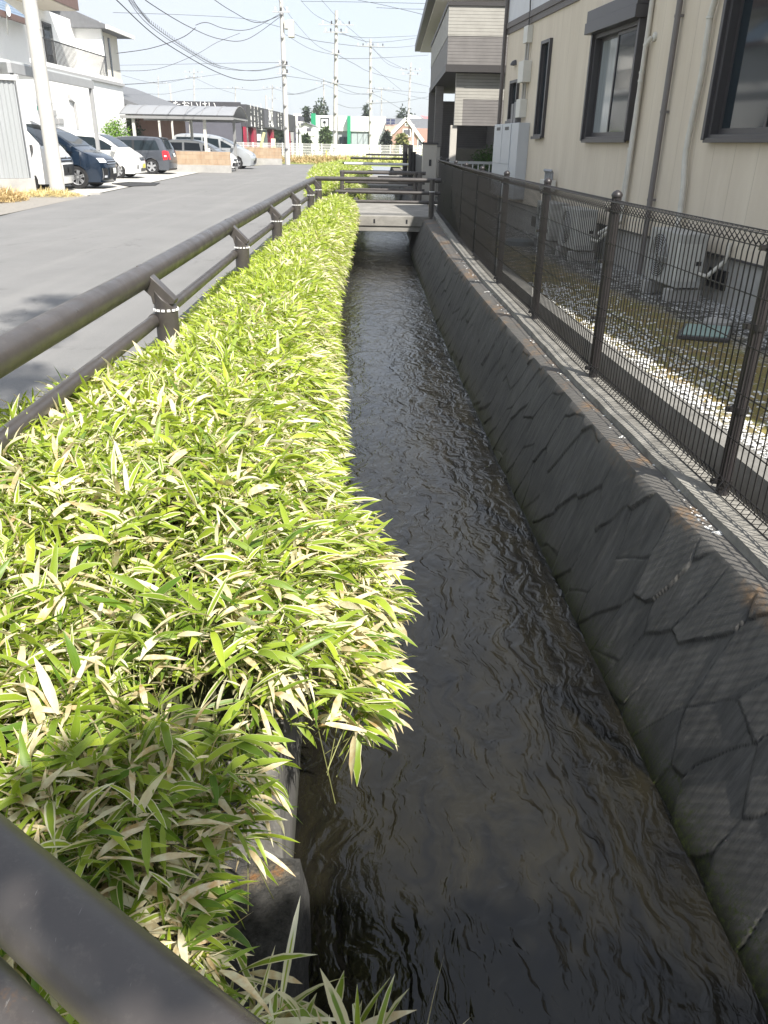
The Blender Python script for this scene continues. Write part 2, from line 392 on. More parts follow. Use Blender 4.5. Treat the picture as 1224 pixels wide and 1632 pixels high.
org = t.math('MULTIPLY', org, t.rng(t.noise(P, 25, 4), .35, .6))
c = t.mix(t.rng(s[2], -.16, -.07, 0, .55), c, (.12, .112, .10))
c = t.mix(t.math('MULTIPLY', org, .6), c, (.28, .15, .05))
c = t.mix(t.rng(s[2], -.845, -.77, 1, 0), c, (.012, .014, .007))
c = t.mix(t.math('MULTIPLY', t.rng(t.math('ADD', s[2], t.math('MULTIPLY', t.noise(P, 7, 5, .8), .25)), -.66, -.58, 1, 0), t.rng(t.noise(P, 60, 5, .8), .5, .6)), c, (.05, .065, .018))
c = t.mix(t.math('MULTIPLY', t.N('Attribute', _attribute_name='crack').outputs['Fac'], .85), c, (.006, .006, .005))
n1 = t.bump(t.noise(Pr, 60, 6, .75), .3, .006)
M_stone = t.out(c, t.bump(t.noise(P, 160, 3), .3, .004, n1), t.rng(s[2], -.8, -.6, .35, .8))
m = MB()
crv = {}
for (a, b, dy, nt_) in ((-3, .8, .05, 40), (.8, 7.02, .0075, 110), (7, 13.02, .02, 60), (13, 21, .04, 44)):
    YY, X, Z, crk = stonewall(a, b, dy, nt_, 4); crv[len(m.v)] = crk.reshape(-1)
    m.grid(np.stack([X, YY, Z], -1))
    yl = YY[:, 0]
    m.grid(np.stack([np.stack([toe(yl) - .03, X[:, 0]], 1), np.stack([yl, yl], 1), np.stack([yl * 0 - 1.1, Z[:, 0]], 1)], -1))
    xr = X[:, -1]; K = 10; PX_ = []
    for q in range(K):
        f_ = q / (K - 1)
        PX_.append(np.stack([xr + f_ * (np.minimum(fenceX(yl), crest(yl) + .42) - .14 - xr), yl, Z[:, -1] + .018 * (1 - (1 - f_) ** 3) + .002 * np.sin(yl * 37 + q * 2) * (0 < q < K - 1)], -1))
    m.grid(np.stack(PX_, 1))
for (a, b) in ((21, 45), (45, 70)):
    yl = np.linspace(a, b, 12); m.grid(np.array([[(toe(y), y, -1.1), (crest(y), y, -.06), (crest(y) + .9, y, -.055)] for y in yl]))
for y in (7.0, 13.0): m.quad((float(toe(y)) + .03, y - .1, -.9), (float(toe(y)) + .03, y + .1, -.9), (float(crest(y)) + .03, y + .1, -.085), (float(crest(y)) + .03, y - .1, -.085))
me_ob = m.link('stone_retaining_wall', M_stone, smooth=38)
_c = np.zeros(len(m.v), np.float32)
for st_, cv_ in crv.items(): _c[st_:st_ + len(cv_)] = cv_
me_ob.data.attributes.new('crack', 'FLOAT', 'POINT').data.foreach_set('value', _c)
tag(me_ob, 'dark cast stone pattern retaining wall with orange lichen along its crest', 'retaining wall')
# ---- fence base ledge (pale concrete strip), gutter, curb, garden
yl = np.concatenate([np.arange(-3, 8, .25), np.arange(8, 21.2, .6)])
m = MB(); m.grid(np.array([[(fenceX(y) - .15, y, -.10), (fenceX(y) - .14, y, -.008 + .004 * math.sin(y * 9)), (fenceX(y) + .05, y, .0), (fenceX(y) + .06, y, -.4)] for y in yl]))
tag(m.link('fence_footing', mat('footing_concrete', (.25, .24, .215), .9, .5, 7, .6, 60)), 'narrow stained concrete footing strip below the wire mesh fence', 'footing')
curbR = interp([(-3, 2.5), (3.9, 2.05), (5, 1.98), (9, 1.73), (14, 1.52), (21, 1.42)])
m = MB(); m.grid(np.array([[(curbR(y) - .13, y, -.4), (curbR(y) - .13, y, -.01), (curbR(y), y, 0), (curbR(y) + .01, y, -.2)] for y in yl]))
tag(m.link('garden_curb', mat('curb_concrete', (.20, .195, .18), .9, .35, 4, .4, 60)), 'long pale concrete curb between the dark gutter and the garden gravel', 'curb')
m = MB(); m.grid(np.array([[(fenceX(y) + .05, y, -.38), (curbR(y) - .10, y, -.38)] for y in yl]))
tag(m.link('gutter', M_soil), kind='structure')
# garden gravel: white stones, moss, dark litter
t = NT('garden_gravel', .9); P = t.pos(); s = t.sep(P)
v = t.N('TexVoronoi', Scale=38.0); t.L(P, v.inputs['Vector']); vd = v.outputs['Distance']; vc = v.outputs['Color']
stone = t.mix(t.rng(t.sep(vc)[0], 0, 1), (.50, .50, .49), (.86, .86, .84))
stone = t.mix(t.rng(vd, .42, .62), stone, (.10, .095, .085))
# moss/litter band follows the middle of the garden
dist = t.math('ADD', s[0], t.math('MULTIPLY', s[1], .13))    # ~X + .13 Y
nn = t.noise(P, 1.6, 6, .7); d3 = t.math('ADD', dist, t.math('MULTIPLY', t.math('SUBTRACT', nn, .5), 1.1))
bigp = t.noise(P, .6, 3, .5)
moss = t.math('MULTIPLY', t.rng(d3, 2.74, 2.88), t.rng(d3, 3.8, 4.1, 1, 0))
moss = t.math('MULTIPLY', moss, t.rng(t.noise(P, 9, 6, .75), .36, .46))
mc = t.mix(t.rng(t.noise(P, 5, 5), .35, .65), (.30, .20, .065), (.26, .25, .06)); mc = t.mix(t.rng(t.noise(P, 120, 3), .35, .7), t.mix(.6, mc, (.03, .02, .01)), mc)
lit = t.math('MULTIPLY', t.rng(d3, 3.85, 4.0), t.rng(d3, 4.4, 4.7, 1, 0)); lit = t.math('MULTIPLY', lit, t.rng(t.noise(t.map(P, (1, 1, 1)), 8, 6, .8), .44, .54))
lit = t.math('MAXIMUM', lit, t.math('MULTIPLY', t.rng(s[1], 8.5, 12, 0, .85), t.rng(t.noise(P, 5, 6, .8), .46, .56)))
c = t.mix(moss, stone, mc); c = t.mix(lit, c, (.035, .032, .028))
M_gravel = t.out(c, t.bump(t.rng(vd, 0, .6, 1, 0), .8, .02))
m = MB(); m.grid(np.array([[(curbR(y) - .005, y, -.03), (curbR(y) + .6, y, -.02), (curbR(y) + 1.2, y, -.02), (6.0, y, -.02)] for y in yl]))
tag(m.link('garden_gravel', M_gravel), kind='structure')
print('setting done')
# ================================================================== GUARD PIPE ON THE LEFT
t = thing('guard_pipe', 'brown guard pipe fence running beside the road, left of the bamboo grass', 'guard pipe', (-1.45, 1.2, 0))
pts = [(float(railX(y)), y, .75) for y in np.linspace(1.28, 18.9, 40)]
MB().tube(pts, .068, 20).link('top_rail', M_rail, t, smooth=40)
m = MB(); m.tube([(p[0] + .06, p[1], .50) for p in pts[1:]], .037, 14); m.link('lower_rail', M_rail, t, smooth=40)
posts_y = [1.75, 4.85, 8.02, 10.9, 13.9, 16.7, 18.7]
for y in posts_y:
    rx = float(railX(y)); px = rx + .13
    # oblique cut pipe post
    m = MB(); n = 20; r = .069; zb = -.1
    lo = [(px + r * math.cos(a), y + r * math.sin(a), zb) for a in [2 * math.pi * k / n for k in range(n)]]
    hi = [(x, yv, .70 - (x - (px - r)) * .95) for x, yv, _ in lo]
    m.add(lo + hi, [[k, (k + 1) % n, n + (k + 1) % n, n + k] for k in range(n)] + [[n + k for k in range(n)]])
    # arm plates between the post head and the rail
    m.prism([(rx + .02, y - .045, .812), (rx - .012, y - .045, .824), (rx - .012, y - .045, .715), (px - r - .004, y - .045, .645), (px - r + .004, y - .045, .60), (px + r - .01, y - .045, .60), (px + r + .002, y - .045, .625)], (0, .09, 0))
    po = m.link('post', M_rail, t, smooth=35, bevel=.004)
    mm = MB()
    for k in range(14):
        a = 2 * math.pi * (k + .5) / 14; c_, s_ = math.cos(a), math.sin(a); q = .0725
        for dz in (0,):
            tt = Vector((-s_, c_, 0)); b = Vector((px + c_ * q, y + s_ * q, .56))
            mm.obox(b - tt * .0095 - Vector((c_, s_, 0)) * .004, tt * .019, Vector((c_, s_, 0)) * .007, (0, 0, .013))
    mm.link('reflector_band', M_reflect, po)
    mm = MB(); mm.tube([(rx - .085, y, .75), (rx - .062, y, .75)], .012, 6); mm.link('bolt', M_chrome, po)
    mm = MB(); mm.box(rx + .04, px - .03, y - .02, y + .02, .485, .515); mm.tube([(rx + .06, y - .035, .50), (rx + .06, y + .035, .5)], .042, 12); mm.link('clamp', M_rail, po, smooth=40)
# ---- near bridge: deck under the camera and its pipe railing at lower left
t = thing('near_bridge', 'near footbridge with dark oblique pipe railing crossing the bottom left corner', 'bridge', (0, -.8, 0))
m = MB(); m.box(-1.5, 1.75, -3.2, .12, -.42, 0); m.link('deck', M_conc, t, bevel=.01)
for z, nm, r, yo in ((.75, 'top_rail', .047, 0), (.47, 'lower_rail', .04, -.02)):
    A = Vector((-1.40, 1.30 + yo, z)); B = Vector((-.424, .618 + yo, z)); C = Vector((-.192, .458 + yo, z)); D = Vector((-.02, .345 + yo, z))
    m = MB(); m.tube([A, B, C, D, (.15, .28 + yo, z), (.4, .25 + yo, z), (1.75, .22 + yo, z)], r, 24)
    m.link(nm, M_rail, t, smooth=40)
for x, y in ((1.70, .2), (-1.42, 1.22)):
    m = MB(); m.tube([(x, y - .06, -.1), (x, y - .06, .80)], .055, 16); m.link('post', M_rail, t, smooth=40)

# ================================================================== FAR BRIDGES
def bridge(y0, y1, label, xl, xr, near_rails, far_rails, gr=None, thick=.34):
    t = thing('concrete_footbridge', label, 'bridge', ((xl + xr) / 2, y0, 0), gr)
    m = MB(); m.box(xl, xr, y0, y1, -thick + .12, .0); m.box(xl + .02, xr - .02, y0 + .03, y1 - .03, -thick, -thick + .118)
    for fx in (-.33, .33):
        xx = (xl + xr) / 2 + .45 + fx * 1.5
    d = m.link('deck', mat('bridge_concrete', (.25, .24, .22), .9, .35, 2.4, .4, 50, stretch=(1, 1, 2)), t, bevel=.012)
    mm = MB()
    for xx in (-.35, .40): mm = MB(); mm.box(xx - .02, xx + .02, y0 - .004, y0 + .05, -.16, -.07); mm.link('drain_slot', M_black_plastic, d)
    for rails, yy_ in ((near_rails, y0 + .12), (far_rails, y1 - .15)):
        for (z, a, b, r, mt) in rails:
            MB().tube([(a, yy_, z), (b, yy_, z)], r, 14).link('rail', mt, t, smooth=40)
    return t
rl = M_rail; bl = M_black_metal
t = bridge(19.25, 24.6, 'concrete footbridge with brown pipe railings, nearest of the three across the canal', -1.45, 1.05,
           [(.77, -1.72, 1.20, .05, rl), (.50, -1.25, 1.15, .038, rl), (.30, -.95, 1.10, .036, rl)],
           [(.76, -1.45, 1.02, .05, rl), (.50, -1.3, 1.0, .038, rl), (.31, -1.3, 1.0, .036, rl)])
for x, y, h in ((-1.62, 19.3, .72), (.96, 19.3, .80), (-1.38, 24.4, .78), (.86, 24.4, .78), (.72, 24.45, .78)):
    m = MB(); m.tube([(x, y, -.3), (x, y, h)], .062, 16); po = m.link('post', M_rail, t, smooth=40)
    mm = MB(); mm.tube([(x, y, .53), (x, y, .545)], .065, 16); mm.link('reflector_band', M_reflect, po)
t = bridge(34.2, 36.0, 'second footbridge across the canal, with one white pipe rail above dark ones', -2.4, 1.1,
           [(.78, -1.85, .98, .05, M_white_paint), (.50, -.9, .9, .05, bl), (.30, -.5, .9, .04, bl)], [(.42, -.9, .9, .04, bl)])
for x in (.8, .92): MB().tube([(x, 34.3, -.2), (x, 34.3, 1.25)], .09, 10).link('post', bl, t)
t = bridge(41, 45.5, 'third and farthest footbridge with black rails, beside the dark gate posts', -3.2, 1.2,
           [(.88, -1.9, 1.0, .05, bl), (.66, -2.3, 1.0, .05, bl)], [(1.0, -1.3, 1.0, .05, bl), (.8, -1.3, 1., .04, bl)])
for x in (.70, .95): MB().tube([(x, 41.2, -.2), (x, 41.2, 1.5)], .12, 10).link('post', bl, t)

# ================================================================== WIRE MESH FENCE (right)
t = thing('wire_mesh_fence', 'black wire mesh fence with rolled top edge on the footing above the canal wall', 'fence', (1.5, 7, 0))
fp = [-.70, 1.39, 3.48, 5.57, 7.66, 9.76, 11.9, 14.0, 16.1, 18.2, 20.4]
M_mesh = mat('mesh_wire_paint', (.012, .011, .011), .45)
M_fpost = mat('fence_post_paint', (.022, .019, .020), .42, .2, 8, .05, 200)
FH = 1.19
def fpt(y, o, z):   # point on the fence line, offset o to the right
    return (float(fenceX(y)) + o, y, z)
fence_pts = []
for i, y in enumerate(fp):
    x = float(fenceX(y))
    m = MB(); m.tube([(x, y, -.05), (x, y, 1.225)], .030, 16)
    m.lathe((x, y, 1.222), [(.036, -.010), (.037, .004), (.026, .020), (.010, .030), (0, .032)], 16)
    for a in range(0, 360, 45):
        c_, s_ = math.cos(R_(a)), math.sin(R_(a)); m.box(x + c_ * .029 - .003, x + c_ * .029 + .003, y + s_ * .029 - .003, y + s_ * .029 + .003, 0, 1.21)
    po = m.link('post', M_fpost, t, smooth=40)
    for z in (.06, .42, .80, 1.13): mm = MB(); mm.tube([(x, y, z - .014), (x, y, z + .014)], .039, 14); mm.box(x - .065, x - .03, y - .012, y + .012, z - .01, z + .012); mm.link('clamp', M_mesh, po, smooth=40)
for a, b in zip(fp[:-1], fp[1:]):
    m = MB(); far = a > 12
    nw = 41; ys_ = np.linspace(a + .035, b - .035, nw)
    ax, bx = float(fenceX(a)), float(fenceX(b))
    X_ = lambda y: ax + (bx - ax) * (y - a) / (b - a) - .045
    for y in ys_:
        x = X_(y); r = .0036
        # triangular rolled loops at top and bottom
        path = [(x, .10), (x + .0, .085), (x + .035, .05), (x - .028, .045), (x, .10)]
        tp = [(x, .10), (x, 1.10), (x + .004, 1.135), (x - .034, 1.185), (x + .034, 1.19), (x + .004, 1.135)]
        m.tube([(q[0], y, q[1]) for q in tp], r, 4, cap=False)
        m.tube([(q[0], y, q[1]) for q in [(x, .11), (x - .034, .045), (x + .034, .04), (x, .105)]], r, 4, cap=False)
    for z, o in ((.10, .004), (.045, -.034), (.04, .034), (.30, .004), (.51, .004), (.72, .004), (.93, .004), (1.13, .004), (1.188, -.034), (1.192, .034)):
        m.tube([(X_(a) + o, a, z), (X_(b) + o, b, z)], .0032, 5, cap=False)
    m.link('mesh_panel', M_mesh, t)

# ================================================================== BAMBOO GRASS
def leaf_mat(name, tone=1.0):
    t = NT(name, .42)
    at = t.N('Attribute', _attribute_name='leaf'); uv = t.N('UVMap'); s = t.sep(at.outputs['Color']); us = t.sep(uv.outputs[0])
    u = us[0]; e = t.math('ABSOLUTE', t.math('SUBTRACT', u, .5))
    P = t.pos()
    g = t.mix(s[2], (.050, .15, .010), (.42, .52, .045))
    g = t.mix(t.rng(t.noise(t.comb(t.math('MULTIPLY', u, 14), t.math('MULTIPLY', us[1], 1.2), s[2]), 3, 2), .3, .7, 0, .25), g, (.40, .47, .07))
    cream = t.mix(s[2], (.62, .56, .32), (.88, .86, .64))
    dry = t.mix(t.rng(t.noise(P, 35, 4), .35, .65), (.86, .80, .58), (.58, .38, .16))
    # r: kind  0 green, .5 variegated, 1 dry ; g: margin width
    marg = t.rng(t.math('SUBTRACT', e, t.math('SUBTRACT', .5, t.math('MULTIPLY', s[1], .5))), -.03, .03)
    marg = t.math('MAXIMUM', marg, t.rng(t.math('SUBTRACT', us[1], t.math('SUBTRACT', 1.02, t.math('MULTIPLY', s[1], .55))), 0, .12))
    c = t.mix(marg, g, cream)
    c = t.mix(t.rng(s[0], .8, .82), c, t.mix(t.math('MULTIPLY', s[2], .75), dry, cream))
    t.out(c); p = t.p
    p.inputs['Specular IOR Level'].default_value = .45
    tr = t.N('BsdfTranslucent'); t.L(t.mix(.5, c, t.mix(1.0, c, (1.0, 1.0, .5), 'MULTIPLY')), tr.inputs[0])
    ms = t.N('MixShader'); ms.inputs[0].default_value = .40; t.L(p.outputs[0], ms.inputs[1]); t.L(tr.outputs[0], ms.inputs[2])
    t.L(ms.outputs[0], t.n.nodes['Material Output'].inputs[0])
    return t.m
M_leaf = leaf_mat('bamboo_leaf')
M_stem = mat('bamboo_stem', (.26, .27, .10), .6, .4, 20)
def leaves(name, base, az_, elv, length, width, kind, marg, bri, droop, material, segs=5, fold=.25):
    n = len(base); k = segs + 1
    tpar = np.linspace(0, 1, k)
    wprof = np.array([.25, .85, 1.0, .86, .52, 0.02]) if segs == 5 else np.interp(tpar, [0, .2, .4, .7, 1], [.25, .9, 1, .7, .03])
    ex = np.stack([np.cos(az_), np.sin(az_), 0 * az_], 1)
    side = np.stack([-np.sin(az_), np.cos(az_), 0 * az_], 1)
    roll = RNG.normal(0, .55, n)
    P = np.zeros((n, k, 3)); P[:, 0] = base
    ang = elv.copy()
    T = np.zeros((n, k, 3))
    for i in range(1, k):
        a = elv - droop * (tpar[i] - .1)
        d = ex * np.cos(a)[:, None] + np.array([0, 0, 1]) * np.sin(a)[:, None]
        P[:, i] = P[:, i - 1] + d * (length / segs)[:, None]; T[:, i] = d
    T[:, 0] = T[:, 1]
    side3 = np.repeat(side[:, None], k, 1)
    nrm = np.cross(T, side3)
    cr_, sr_ = np.cos(roll)[:, None, None], np.sin(roll)[:, None, None]
    tw = np.linspace(0, 1, k)[None, :, None] * RNG.normal(0, .5, n)[:, None, None]
    cr_, sr_ = np.cos(roll[:, None, None] + tw), np.sin(roll[:, None, None] + tw)
    S2 = side3 * cr_ + nrm * sr_; N2 = -side3 * sr_ + nrm * cr_
    w = (width / 2)[:, None, None] * wprof[None, :, None] * (1 + RNG.normal(0, .10, (n, k, 1)))
    Lp = P - S2 * w + N2 * w * fold; Rp = P + S2 * w + N2 * w * fold
    V = np.stack([Lp, P, Rp], 2).reshape(-1, 3)      # n,k,3
    idx = np.arange(n)[:, None, None] * (k * 3) + np.arange(segs)[None, :, None] * 3 + np.arange(2)[None, None, :]
    q = np.stack([idx, idx + 1, idx + 4, idx + 3], -1).reshape(-1, 4)
    me = bpy.data.meshes.new(name); nf = len(q)
    me.vertices.add(len(V)); me.vertices.foreach_set('co', V.astype(np.float32).ravel())
    me.loops.add(nf * 4); me.loops.foreach_set('vertex_index', q.astype(np.int32).ravel())
    me.polygons.add(nf); me.polygons.foreach_set('loop_start', np.arange(0, nf * 4, 4, dtype=np.int32)); me.polygons.foreach_set('loop_total', np.full(nf, 4, np.int32))
    me.update(calc_edges=True)
    uvl = me.uv_layers.new(name='UVMap')
    uvv = np.zeros((n, k, 3, 2)); uvv[..., 0] = np.array([0, .5, 1])[None, None]; uvv[..., 1] = tpar[None, :, None]
    uvv = uvv.reshape(-1, 2); uvl.data.foreach_set('uv', uvv[q.ravel()].astype(np.float32).ravel())
    at = me.color_attributes.new('leaf', 'FLOAT_COLOR', 'POINT')
    c = np.ones((n, k, 3, 4)); c[..., 0] = kind[:, None, None]; c[..., 1] = marg[:, None, None]; c[..., 2] = bri[:, None, None]
    at.data.foreach_set('color', c.astype(np.float32).ravel())
    me.polygons.foreach_set('use_smooth', [True] * nf)
    me.materials.append(material)
    ob = bpy.data.objects.new(name, me); COL.objects.link(ob); return ob
ovh = interp([(.5, .05), (.9, .12), (1.15, -.02), (1.25, .1), (1.42, .20), (1.7, .27), (2.3, .35), (2.7, .23), (3.2, .13), (4.2, .13), (5.6, .12), (7, .07), (9, .05), (12, .12), (16, .16), (20, .2), (60, .2)])
def xl_b(y): return np.where(y < 22, railX(y) - .11 - .28 * np.clip((4.6 - y) / 1.6, 0, 1), np.interp(y, [22, 30, 47, 66], [-2.2, -2.9, -4.4, -5.4]))
def xr_b(y): return lwall(y) + ovh(y)
def canopy_h(x, y):
    u = (x - xl_b(y)) / (xr_b(y) - xl_b(y))
    top = np.interp(y, [.6, 1.1, 1.7, 2.5, 4, 20, 24, 60], [.12, .24, .42, .47, .47, .42, .42, .45])
    e = np.clip(u / np.interp(y, [3, 5], [.16, .5]), 0, 1) ** .8
    r = np.clip((1 - u) / .26, 0, 1)
    h = top * (np.interp(y, [3, 5], [.6, .30]) + (1 - np.interp(y, [3, 5], [.6, .30])) * e) - np.interp(y, [1.5, 2.6, 4], [.22, .42, .55]) * (1 - np.sqrt(1 - (1 - r) ** 2)) 
    return h + .035 * fbm(x * 5, y * 4, 31, 3), u
def in_gap(x, y, z):
    # opening beside the near block where concrete and water show through
    a = ((y > .86) & (y < 1.24) & (x > -.36 + .4 * np.abs(y - 1.10))) | ((y > .8) & (y < 1.53) & (x > -.27))
    return a
def bamboo(name, y0, y1, n_cl, lab, size=1.0, seed=1, hi_green=.5):
    r = np.random.default_rng(seed)
    y = y0 + (y1 - y0) * r.random(n_cl) ** (1.0)
    x = xl_b(y) + (xr_b(y) - xl_b(y)) * r.random(n_cl)
    h, u = canopy_h(x, y)
    depth = r.random(n_cl) ** 1.6 * .20
    z = h - depth
    ok = ~in_gap(x, y, z)
    # shallow hollows
    hol = (np.hypot((x + .48) / .15, (y - 1.52) / .11) < 1)
    ok &= ~(hol & (z > .06))
    hp = fbm(x * 6.5, y * 5.0, 55, 3); near = np.clip((5.5 - y) / 3, 0, 1)
    pit = (hp > .52) & (r.random(n_cl) < .9 * near) & (u < .8); z = np.where((hp > .34) & (near > 0), z - .09 * near, z); ok &= ~pit
    x, y, z, u, depth = x[ok], y[ok], z[ok], u[ok], depth[ok]
    n = len(x); L_ = 5
    bx = np.repeat(x, L_); by = np.repeat(y, L_); bz = np.repeat(z, L_); bu = np.repeat(u, L_); bd = np.repeat(depth, L_)
    N = n * L_
    a0 = np.repeat(r.uniform(0, 2 * math.pi, n), L_); azv = a0 + np.tile(np.arange(L_) * 2.3, n) + r.normal(0, .35, N)
    # bias outward at the right flank, and slightly along the slope
    fl = np.clip((bu - .72) / .28, 0, 1)
    tgt = r.normal(0, .75, N)
    azv = np.where(r.random(N) < fl * .85, tgt, azv)
    fl2 = np.clip((.12 - bu) / .12, 0, 1); azv = np.where(r.random(N) < fl2 * .6, math.pi + tgt, azv)
    elv = r.normal(.50, .40, N) - fl * .55
    ln = size * (.034 + .112 * r.random(N) ** 1.5) * np.interp(by, [0, 2, 4, 8, 60], [1.0, 1.0, .92, .85, .95])
    wd = ln * r.uniform(.10, .185, N)
    base = np.stack([bx, by, bz], 1) + np.stack([np.cos(azv), np.sin(azv), 0 * azv], 1) * .012 + r.normal(0, .006, (N, 3))
    patch = fbm(bx * 2.2, by * 1.6, 77, 3); q = r.random(N) + .16 * patch
    palez = np.interp(by, [0, 1.3, 2.5, 4.5, 8], [.02, .04, .06, -.05, -.14]) + fl * .16
    kind = np.where(q < .59 - palez, 0., np.where(q < .77 - palez * .8, .5, 1.))
    marg = np.where(kind == 0, r.uniform(0, .05, N), r.uniform(.08, .55, N))
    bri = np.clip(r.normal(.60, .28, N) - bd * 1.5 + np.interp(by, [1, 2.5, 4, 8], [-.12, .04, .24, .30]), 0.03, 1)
    droop = r.uniform(.1, 1.3, N)
    ob = leaves(name, base, azv, elv, ln, wd, kind, marg, bri, droop, M_leaf)
    tag(ob, lab, 'bamboo grass', kind='stuff')
    # stems and bare twigs
    rs = r.integers(0, n, int(n * .4)); V = []; Fc = []
    m = MB()
    for i in rs:
        p = Vector((x[i], y[i], z[i])); d = Vector((r.normal(0, .35) + .5 * max(0, (u[i] - .8) * 5) * .4, r.normal(0, .35), 1)).normalized()
        m.tube([p - d * r.uniform(.1, .24), p + d * r.uniform(0, .03)], .0013, 3, cap=False)
    so_ = m.link(name + '_stems', M_stem); tag(so_, None, None, kind='stuff'); so_.parent = ob
    so_.name = 'stems'
    return ob
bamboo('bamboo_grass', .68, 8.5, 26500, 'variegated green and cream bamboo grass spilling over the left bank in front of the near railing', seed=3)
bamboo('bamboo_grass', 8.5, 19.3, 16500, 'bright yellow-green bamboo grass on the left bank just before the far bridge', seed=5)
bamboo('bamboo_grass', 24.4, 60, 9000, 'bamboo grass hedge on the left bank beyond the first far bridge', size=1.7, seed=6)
# earth and litter mound beneath
def mound(y0, y1):
    ys_ = np.arange(y0, y1, .06 if y0 < 20 else .5); us = np.linspace(0, 1, 40)
    Yg, Ug = np.meshgrid(ys_, us, indexing='ij'); X = xl_b(Yg) + .10 + (np.minimum(xr_b(Yg), lwall(Yg) - .01) - .02 - xl_b(Yg) - .10) * Ug
    h, u = canopy_h(X, Yg); Z = np.maximum(h - .24, -.10); Z = np.where(in_gap(X + .12, Yg, Z) , -.2, Z); Z = np.where(u < .1, -.02, Z)
    Z = np.where((Yg < 1.72) & (X > -.9), -.62, Z)
    mb = MB(); mb.grid(np.stack([X, Yg, Z], -1)); return mb
tag(mound(.5, 19.3).link('bank_soil', mat('leaf_litter', (.045, .050, .018), 1, .6, 14, .8, 60), smooth=True), kind='structure')
tag(mound(24.4, 62).link('bank_soil', MC['leaf_litter'], smooth=True), kind='structure')
# front tall blades in the lower corner by the water
r = np.random.default_rng(12); n = 420
x = r.uniform(-.95, .02, n); y = r.uniform(.78, 1.04, n) - np.clip(x + .35, 0, 1) * .1; z = r.uniform(-.22, .08, n) - np.clip(x + .3, 0, 1) * .45
aa = r.uniform(0, 6.28, n); el_ = r.normal(.75, .4, n); ll_ = r.uniform(.09, .21, n); ww_ = r.uniform(.012, .026, n)
x[:6] = [.10, .12, .13, .16, .04, -.02]; y[:6] = [1.02, 1.04, 1.02, 1.0, 1.0, .98]; z[:6] = -.32; el_[:6] = [1.4, 1.3, 1.45, 1.35, 1.2, 1.4]; ll_[:6] = [.26, .20, .19, .15, .2, .22]; ww_[:6] = .005
ob = leaves('bamboo_grass', np.stack([x, y, z], 1), aa, el_, ll_, ww_,
            np.where(r.random(n) < .5, 0, np.where(r.random(n) < .6, .5, 1.)), r.uniform(.1, .8, n), np.clip(r.normal(.5, .25, n), 0, 1), r.uniform(.1, 1, n), M_leaf)
tag(ob, 'loose tuft of long bamboo leaves in the shade at the bottom edge beside the water', 'bamboo grass', kind='stuff')
print('bamboo done')
# ================================================================== BEIGE HOUSE (right)
FO = Vector((3.55, 9.4, 0)); FD = Vector((-.12, 1, 0)).normalized(); FN = Vector((-1, -.12, 0)).normalized()   # facade origin, along, outward
def FW(s, out, z): return FO + FD * s + FN * out + Vector((0, 0, z))
def fbox(m, s0, s1, o0, o1, z0, z1): return m.obox(FW(s0, o0, z0), FD * (s1 - s0), FN * (o1 - o0), (0, 0, z1 - z0))
t = NT('beige_siding', .75); P = t.pos(); s = t.sep(P)
al = t.math('ADD', t.math('MULTIPLY', s[1], .993), t.math('MULTIPLY', s[0], -.119))
base = t.mix(t.rng(t.noise(t.comb(t.math('MULTIPLY', al, 3), t.math('MULTIPLY', s[2], .5), 0), 1.1, 5), .35, .7), (.60, .525, .42), (.68, .605, .49))
base = t.mix(t.rng(t.noise(t.comb(t.math('MULTIPLY', al, 9), t.math('MULTIPLY', s[2], .7), 0), 2.0, 5, .7), .56, .78, 0, .22), base, (.50, .38, .22))
rib = t.math('PINGPONG', s[2], .0125)
seam = t.math('PINGPONG', t.math('ADD', al, .12), .2275)
base = t.mix(t.rng(seam, .0, .004, .5, 0), base, (.10, .085, .06))
seam2 = t.math('PINGPONG', t.math('ADD', al, .12 + .11), .455)
M_beige = t.out(base, t.bump(rib, .8, .012, t.bump(t.rng(seam, 0, .006), .6, .006)))
M_found = mat('foundation_render', (.36, .35, .33), .95, .2, 6, .5, 80)
M_bframe = M_frame
th = thing('beige_house', 'beige sided house standing behind the wire mesh fence on the right', 'house', FW(0, 0, 0))
s0, s1 = -9.0, 9.63
# wall with openings is built as panels around the windows
wins = [(-.82 - 1.1, .17, 1.60, 3.30), (2.47, 4.15, 1.60, 3.26), (6.44, 6.98, 1.66, 3.22), (8.42, 9.02, 1.96, 2.72)]
def wall_with_holes(m, s0, s1, z0, z1, holes, o0=-.16, o1=0):
    cur = s0
    for (a, b, c, d) in sorted(holes):
        fbox(m, cur, a, o0, o1, z0, z1); fbox(m, a, b, o0, o1, z0, c); fbox(m, a, b, o0, o1, d, z1); cur = b
    fbox(m, cur, s1, o0, o1, z0, z1)
m = MB(); wall_with_holes(m, s0, s1, .46, 4.5, wins)
w_ob = m.link('wall', M_beige, th)
m = MB(); fbox(m, s0, s1, -5, -.17, .4, 4.48); m.link('interior', mat('dim_room', (.12, .12, .12), .9), th)
m = MB(); fbox(m, s0, s1 - .002, -.20, -.03, -.3, .452); m.link('foundation', M_found, th)
m = MB(); fbox(m, s0, s1 + .02, -.03, .012, .452, .475); m.link('base_flashing', M_bframe, th)
m = MB(); fbox(m, 5.2, s1 + .01, 0, .055, 3.70, 3.80); fbox(m, 5.2, s1 + .01, 0, .03, 3.60, 3.70); m.link('belt_course', mat('brown_band', (.09, .075, .065), .5), th)
m = MB(); fbox(m, 5.2, s1 + .005, 0, .022, 3.80, 4.45); m.link('upper_cladding', mat('pale_cladding', (.60, .61, .63), .6, .08, 3), th)
m = MB(); m.obox(FW(s0 - .2, .12, 4.51), FD * (s1 - s0 + .4), FN * -6, (0, 0, .14))
